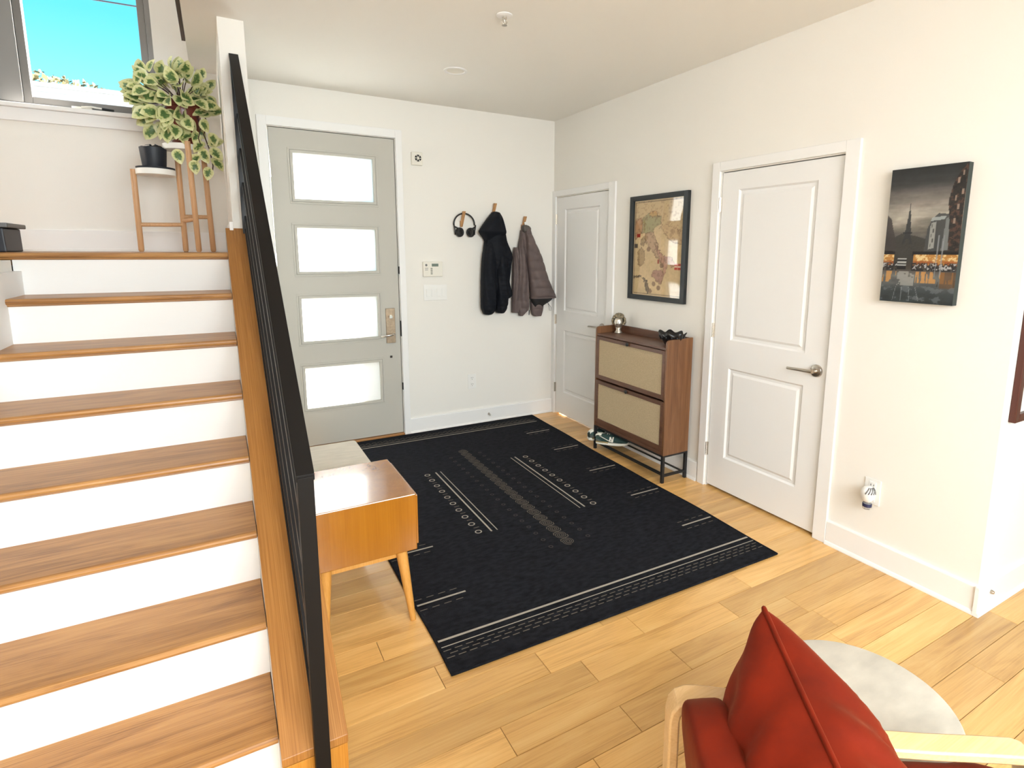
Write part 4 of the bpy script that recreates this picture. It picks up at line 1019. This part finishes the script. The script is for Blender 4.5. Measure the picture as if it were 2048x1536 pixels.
garment('lining', [(1.150, -.285, -.055, .9), (1.125, -.280, -.060, .9), (1.10, -.270, -.085, .8), (1.07, -.26, -.13, .6), (1.05, -.25, -.155, .5)], 'lining', j2, .110, seed=9, fold=.006, y_back=-.016)
garment('back_hem', [(1.112, -.272, -.160, .8), (1.075, -.272, -.142, 1), (1.03, -.270, -.142, 1), (.985, -.255, -.150, .9), (.966, -.232, -.160, .8)], 'puffer_cloth', j2, .065, seed=10, quilt=.12, fold=.004)
build('hem_cord', MB().tube([(-.105, -.06, 1.10), (-.085, -.062, 1.075), (-.060, -.062, 1.045), (-.062, -.062, 1.012), (-.078, -.062, 1.018), (-.080, -.062, 1.045), (-.095, -.06, 1.09)], .0022, 6), 'collar_cloth', j2, smooth=True)
build('hang_tag', MB().obox((-.325, -.052, 1.822), (.016, 0, .004), (0, .002, 0), (-.003, 0, .012)), 'white_plastic', j2)
build('zip_pull', MB().tube([(-.305, -.075, 1.03), (-.306, -.076, .985)], .004, 8), 'black_plastic', j2, smooth=True)

# ---------------------------------------------------------------- landing: plant stand, pots, bin
PY = -.45
ps = thing('plant_stand', (-2.98, PY, LZ), 'two-tier bamboo plant stand with white trays on the stair landing', 'plant stand')
ULC = Vector((-2.922, PY, 2.160)); LLC = Vector((-3.066, PY, 2.005))
def tray(c, r_): return MB().lathe([(r_-.006, c.z), (r_, c.z+.003), (r_, c.z+.034), (r_-.004, c.z+.036), (r_-.006, c.z+.034), (r_-.008, c.z+.010), (.001, c.z+.009)], (c.x, c.y, 0), 'z', 40)
build('tray', tray(ULC, .100), 'white_tray', ps, auto=40); build('tray', tray(LLC, .102), 'white_tray', ps, auto=40)
def sleg(x0, x1, y, zt): return MB().tube([(x0, y, zt), (x1, y, LZ+.012), (x1, y, LZ+.002)], [.0155, .0155, .010], 14)
build('leg', sleg(-3.178, -3.178, PY, 2.036), 'bamboo', ps, auto=40)
build('leg', sleg(-2.952, -2.952, PY+.05, 2.19), 'bamboo', ps, auto=40)
build('leg', sleg(-2.888, -2.878, PY-.105, 2.205), 'bamboo', ps, auto=40)
build('leg', sleg(-2.812, -2.802, PY+.03, 2.195), 'bamboo', ps, auto=40)
build('cross_rail', MB().tube([(-3.178, PY, 1.715), (-2.952, PY+.05, 1.722)], .0125, 12), 'bamboo', ps, auto=40)
build('cross_rail', MB().tube([(-2.952, PY+.05, 1.745), (-2.878, PY-.105, 1.752)], .0125, 12), 'bamboo', ps, auto=40)
build('cross_rail', MB().tube([(-2.952, PY+.05, 1.772), (-2.802, PY+.03, 1.772)], .0125, 12), 'bamboo', ps, auto=40)
build('levelling_foot', MB().lathe([(.012, LZ+.0005), (.012, LZ+.003), (.004, LZ+.004), (.004, LZ+.014)], (-2.952, PY+.05, 0), 'z', 12), 'black_metal', ps)
LPZ = LLC.z+.0105
sp_ = tag(build('pot_saucer', MB().lathe([(.075, LPZ), (.098, LPZ+.028), (.100, LPZ+.036), (.096, LPZ+.036), (.072, LPZ+.008), (.001, LPZ+.008)], (LLC.x, LLC.y, 0), 'z', 36), 'navy_pot', origin=(LLC.x, LLC.y, LPZ), auto=40), 'black plastic saucer under the dark navy pot on the lower tray', 'saucer')
np_ = thing('navy_pot', (LLC.x-.004, LLC.y, LPZ+.009), 'dark navy plant pot with bare soil on the lower tray of the stand', 'plant pot')
q0 = LPZ+.0095
build('pot_body', MB().lathe([(.056, q0), (.0585, q0+.004), (.070, q0+.140), (.066, q0+.140), (.064, q0+.118), (.001, q0+.118)], (LLC.x-.004, LLC.y, 0), 'z', 36), 'navy_pot', np_, auto=40)
sb = MB(); r4 = random.Random(2)
for k in range(26):
    a = r4.uniform(0, 2*PI); q = r4.uniform(0, .052); sb.sphere((LLC.x-.004+q*math.cos(a), LLC.y+q*math.sin(a), q0+.128+r4.uniform(0, .020)), r4.uniform(.008, .014), 6, 5, (1.3, 1.1, .8))
so = build('soil', sb, 'soil', np_, smooth=True); so['kind'] = 'stuff'
lv_ = MB()
for k in range(4):
    a = .8+k*1.5; lv_.tube([(LLC.x, LLC.y, q0+.12), (LLC.x+.02*math.cos(a), LLC.y+.02*math.sin(a), q0+.158), (LLC.x+.05*math.cos(a), LLC.y+.05*math.sin(a), q0+.150)], [.003, .006, .002], 6, flat=.4)
build('stub_leaves', lv_, 'navy_pot', np_, smooth=True)

vp = thing('variegated_plant', (-2.905, PY, ULC.z+.0105), 'trailing plant with green and cream variegated leaves on the upper tray', 'plant')
PZ = ULC.z+.0105; pc = (-2.90, PY, 0)
build('pot', MB().lathe([(.062, PZ), (.064, PZ+.003), (.098, PZ+.235), (.108, PZ+.238), (.112, PZ+.268), (.106, PZ+.268), (.100, PZ+.250), (.001, PZ+.248)], pc, 'z', 36), 'terracotta', vp, auto=40)
lm = bpy.data.meshes.new('leaf')
nu, nv = 6, 9; vs = []; ed = []
for j in range(nv+1):
    v = j/nv; w = (math.sin(PI*min(1, v**.85)))**.75*.5 if 0 < v < 1 else .0
    for i in range(nu+1):
        u = i/nu*2-1
        vs.append((u*w*.70, v, -.30*(v-.25)**2+.10*abs(u)**1.6*w*2-.02)); ed.append(max(abs(u), abs(v-.48)*1.95)*.62 if w > 0 else .9)
fs = [(j*(nu+1)+i, j*(nu+1)+i+1, (j+1)*(nu+1)+i+1, (j+1)*(nu+1)+i) for j in range(nv) for i in range(nu)]
lm.from_pydata(vs, [], fs); lm.materials.append(M['variegated_leaf']); lm.shade_smooth()
at = lm.attributes.new('edge', 'FLOAT', 'POINT'); at.data.foreach_set('value', ed)
r5 = random.Random(11)
stems = MB(); crown = Vector((-2.90, PY, PZ+.255))
def leaf(pos, tip, size, stem_from=None, face=None):
    pos = Vector(pos); d = Vector(tip).normalized()
    f = Vector(face or (r5.uniform(-.9, .9), -1, r5.uniform(-.3, 1.0))); f = (f-d*f.dot(d)).normalized()
    x = d.cross(f); mt = Matrix((x, d, f)).transposed()
    o = bpy.data.objects.new('leaf', lm); COL.objects.link(o); o.parent = vp
    o.matrix_local = Matrix.Translation(pos-wl(vp)) @ mt.to_4x4() @ Matrix.Diagonal((size, size, size, 1))
    if stem_from is not None:
        s0 = Vector(stem_from); mid = (s0+pos)/2+Vector((0, 0, .03)); stems.tube(bez(s0, mid, pos, 5), .0026, 5)
cnt = 0
while cnt < 92:
    a = r5.uniform(0, 2*PI); rr_ = math.sqrt(r5.uniform(.02, 1))
    x = -2.922+.19*rr_*math.cos(a); z = 2.438+.165*rr_*math.sin(a)
    if -2.87 < x < -2.775 and 2.325 < z < 2.415: continue
    if x > -2.80 and z < 2.40: continue
    if z < 2.30 and x > -2.86: continue
    y = PY-.13*math.sqrt(max(0, 1-rr_*rr_))-r5.uniform(-.10, .05)
    out = Vector((x+2.92, (y-PY)*.8-.02, z-2.44+r5.uniform(-.05, .05))).normalized()
    d = out+Vector((r5.uniform(-.5, .5), r5.uniform(-.5, .2), r5.uniform(-.9, .15)))
    if x+d.normalized().x*.08 > -2.715: d.x = -abs(d.x)
    leaf((x, y, z), d, r5.uniform(.085, .118), crown if cnt % 3 == 0 else None); cnt += 1
for x, z, dx, dz in [(-3.08, 2.565, -.2, 1), (-3.05, 2.58, .3, .9), (-3.06, 2.53, -.5, .6), (-3.03, 2.545, .6, .4), (-2.925, 2.56, -.1, 1), (-2.90, 2.565, .4, .9), (-2.94, 2.55, -.7, .5), (-2.80, 2.57, .5, .9), (-2.765, 2.50, .4, -.5), (-3.12, 2.47, -.7, .3), (-3.11, 2.50, .2, .9), (-3.13, 2.455, -.6, -.6), (-2.77, 2.535, .5, .4)]:
    leaf((x, PY-.04+r5.uniform(-.05, .05), z), (dx, -.25, dz), r5.uniform(.07, .095), crown)
vine = [(-2.80, PY, 2.42), (-2.775, PY-.03, 2.33), (-2.80, PY-.06, 2.26), (-2.775, PY-.06, 2.17), (-2.765, PY-.05, 2.08), (-2.775, PY-.05, 2.02)]
stems.tube(vine, .0035, 6); stems.tube([(-2.84, PY-.06, 2.40), (-2.81, PY-.09, 2.30), (-2.83, PY-.09, 2.23), (-2.80, PY-.08, 2.12)], .003, 6)
for x, z, dx, dz in [(-2.835, 2.275, -.2, -1), (-2.765, 2.27, .3, -.9), (-2.80, 2.215, -.6, -.6), (-2.785, 2.20, .8, .3), (-2.775, 2.18, .7, -.7), (-2.82, 2.175, .3, -1), (-2.77, 2.125, .7, -.8), (-2.79, 2.07, -.1, -1), (-2.865, 2.10, .1, -1), (-2.95, 2.155, .2, -.8), (-2.80, 2.345, .2, -1), (-2.76, 2.375, .6, .3), (-2.83, 2.14, -.5, -.7), (-2.845, 2.25, -.9, -.3)]:
    leaf((x, PY-.10+r5.uniform(-.03, .03), z), (dx, -.2, dz), r5.uniform(.078, .098))
build('stems', stems, 'plant_stem', vp, smooth=True)

bi = thing('lidded_bin', (-3.77, -1.0, LZ), 'dark bin with an overhanging grey lid at the left edge of the landing', 'bin')
def rect_ring(x0, x1, y0, y1, z): return [(x0, y0, z), (x1, y0, z), (x1, y1, z), (x0, y1, z)]
build('bin_body', MB().rings([rect_ring(-3.92, -3.626, -1.12, -.86, LZ+.0005), rect_ring(-3.925, -3.630, -1.12, -.85, LZ+.112)]), 'dark_body', bi, bevel=.006)
build('lid', MB().box(-3.95, -3.610, -1.135, -.835, LZ+.113, LZ+.134), 'grey_lid', bi, bevel=.004)

# ---------------------------------------------------------------- side table
TX, TY, TZ = -1.427, -3.912, .420
tb = thing('side_table', (TX, TY, 0), 'round white marble side table beside the rust armchair', 'table')
build('marble_top', MB().lathe([(.225, TZ-.018), (.2315, TZ-.016), (.233, TZ-.010), (.233, TZ-.004), (.231, TZ-.001), (.228, TZ), (.001, TZ)], (TX, TY, 0), 'z', 72), 'marble', tb, auto=40)
build('pedestal', MB().lathe([(.13, .0005), (.13, .010), (.02, .016), (.014, .03), (.014, TZ-.03), (.05, TZ-.0185)], (TX, TY, 0), 'z', 36), 'nickel', tb, auto=40)

# ---------------------------------------------------------------- armchair with cushion and pillow
CP = Vector((-2.0, -3.829, 0)); th = math.radians(-32)
cd = Vector((math.cos(th), math.sin(th), 0)); cnv = Vector((cd.y, -cd.x, 0)); UZ = Vector((0, 0, 1))
def ch(s_, n_, z): return CP+cd*s_+cnv*n_+UZ*z
ac = thing('armchair', tuple(ch(.35, .3, 0)), 'light wood armchair with rust velvet cushions at the bottom right', 'armchair')
def arm_frame(n0, n1):
    top = [(0.0, .0005), (0.0, .30), (0.0, .600), (.004, .622), (.016, .640), (.035, .649), (.06, .650), (.12, .644), (.2, .622), (.28, .595), (.36, .569), (.44, .556), (.54, .552), (.66, .551), (.72, .549), (.745, .540), (.755, .520), (.755, .3), (.755, .0005)]
    top = [(s_-.014*max(0, 1-s_/.2), z) for s_, z in top]
    t_ = .022; inner = []
    for i, (s_, z) in enumerate(top):
        a = Vector(top[max(0, i-1)]); c = Vector(top[min(len(top)-1, i+1)]); d = (c-a).normalized(); n_ = Vector((d.y, -d.x)); inner.append((s_+n_.x*t_, max(.0005, z+n_.y*t_)))
    rings = [[ch(a[0], n0, a[1]), ch(a[0], n1, a[1]), ch(b_[0], n1, b_[1]), ch(b_[0], n0, b_[1])] for a, b_ in zip(top, inner)]
    return MB().rings(rings)
for n0, n1 in ((0, .052), (.64, .692)): build('arm_frame', arm_frame(n0, n1), 'chair_wood', ac, bevel=.005, auto=30)
build('seat_rail', MB().obox(ch(.73, .346, .31), cd*.012, cnv*.295, UZ*.03).obox(ch(.03, .346, .27), cd*.012, cnv*.295, UZ*.03), 'chair_wood', ac, bevel=.003)
def soft(c, e1, e2, e3, h1, h2, h3, p=.35, nn=18, wr=.006, seed=0):
    """rounded cushion: centre, three unit axes, half sizes"""
    b = MB(); rr_ = []
    for i in range(nn+1):
        t = PI*i/nn; row = []
        for k in range(2*nn):
            a = PI*k/nn
            f = lambda v, q: math.copysign(abs(v)**q, v)
            x, y, z = f(math.sin(t), p)*f(math.cos(a), p), f(math.sin(t), p)*f(math.sin(a), p), -f(math.cos(t), p)
            q_ = c+e1*x*h1+e2*y*h2+e3*z*h3
            nz = mnoise.noise(Vector((q_.x*7+seed, q_.y*7, q_.z*7)))+.6*mnoise.noise(Vector((q_.x*17+seed, q_.y*17, q_.z*17)))
            row.append(q_+(e1*x+e2*y+e3*z)*nz*wr)
        rr_.append(row)
    return b.rings(rr_)
bt = (UZ*math.cos(.10)-cd*math.sin(.10)).normalized(); bf = (cd*math.cos(.10)+UZ*math.sin(.10)).normalized()
build('back_cushion', soft(ch(.058, .340, .525), bf, cnv, bt, .050, .284, .180, .30, 22, .006, 3), 'rust_velvet', ac, smooth=True)
build('seat_cushion', soft(ch(.405, .346, .435), cd, cnv, UZ, .325, .340, .080, .28, 24, .010, 8), 'rust_velvet', ac, smooth=True)

# velvet pillow leaning on the back cushion, seen along its edge
pl = thing('velvet_pillow', tuple(ch(.25, .25, .45)), 'rust velvet pillow with piped seam leaning in the armchair', 'pillow')
lean = .173
pu0 = cnv; pv0 = (UZ*math.cos(lean)-cd*math.sin(lean)).normalized(); ro = .182
pu = pu0*math.cos(ro)-pv0*math.sin(ro); pv = pv0*math.cos(ro)+pu0*math.sin(ro); pn = pu.cross(pv)
if pn.dot(cd) < 0: pn = -pn
HW, HV = .245, .185; PCc = ch(.228, .201, .572)+pv*(.225-HV)
def pil(a, b_, s_):
    ex = a*(1-.055*(1-b_*b_)); ey = b_*(1-.055*(1-a*a))
    t = (.150 if s_ > 0 else .165)*(max(0, 1-a**2)**.48*max(0, 1-b_**2)**.48)
    p = PCc+pu*ex*HW+pv*ey*HV
    w = 0.010*math.sin(9*(a*.8+b_)+3*math.sin(a*3))*max(0, b_+.2)*(1-abs(a))**.5+.006*mnoise.noise(Vector((a*4, b_*4, s_*3)))
    return p+pn*(s_*(t+(w if t > .02 else w*t/.02)))
ng = 44; par_ = [math.sin(PI/2*(2*i/ng-1)) for i in range(ng+1)]
bp_ = MB(); bp_.grid([[pil(a, b_, 1) for a in par_] for b_ in par_]); bp_.grid([[pil(a, b_, -1) for a in par_] for b_ in par_])
po = build('pillow_cover', bp_, 'rust_velvet_light', pl, smooth=False, fix=False)
bm = bmesh.new(); bm.from_mesh(po.data); bmesh.ops.remove_doubles(bm, verts=bm.verts, dist=.0004); bmesh.ops.recalc_face_normals(bm, faces=bm.faces); bm.to_mesh(po.data); bm.free(); po.data.shade_smooth()
loop = [pil(a, -1, 0) for a in par_[:-1]]+[pil(1, b_, 0) for b_ in par_[:-1]]+[pil(-a, 1, 0) for a in par_[:-1]]+[pil(-1, -b_, 0) for b_ in par_[:-1]]
build('piping', MB().tube(loop, .0052, 8, closed=True), 'rust_velvet_light', pl, smooth=True)
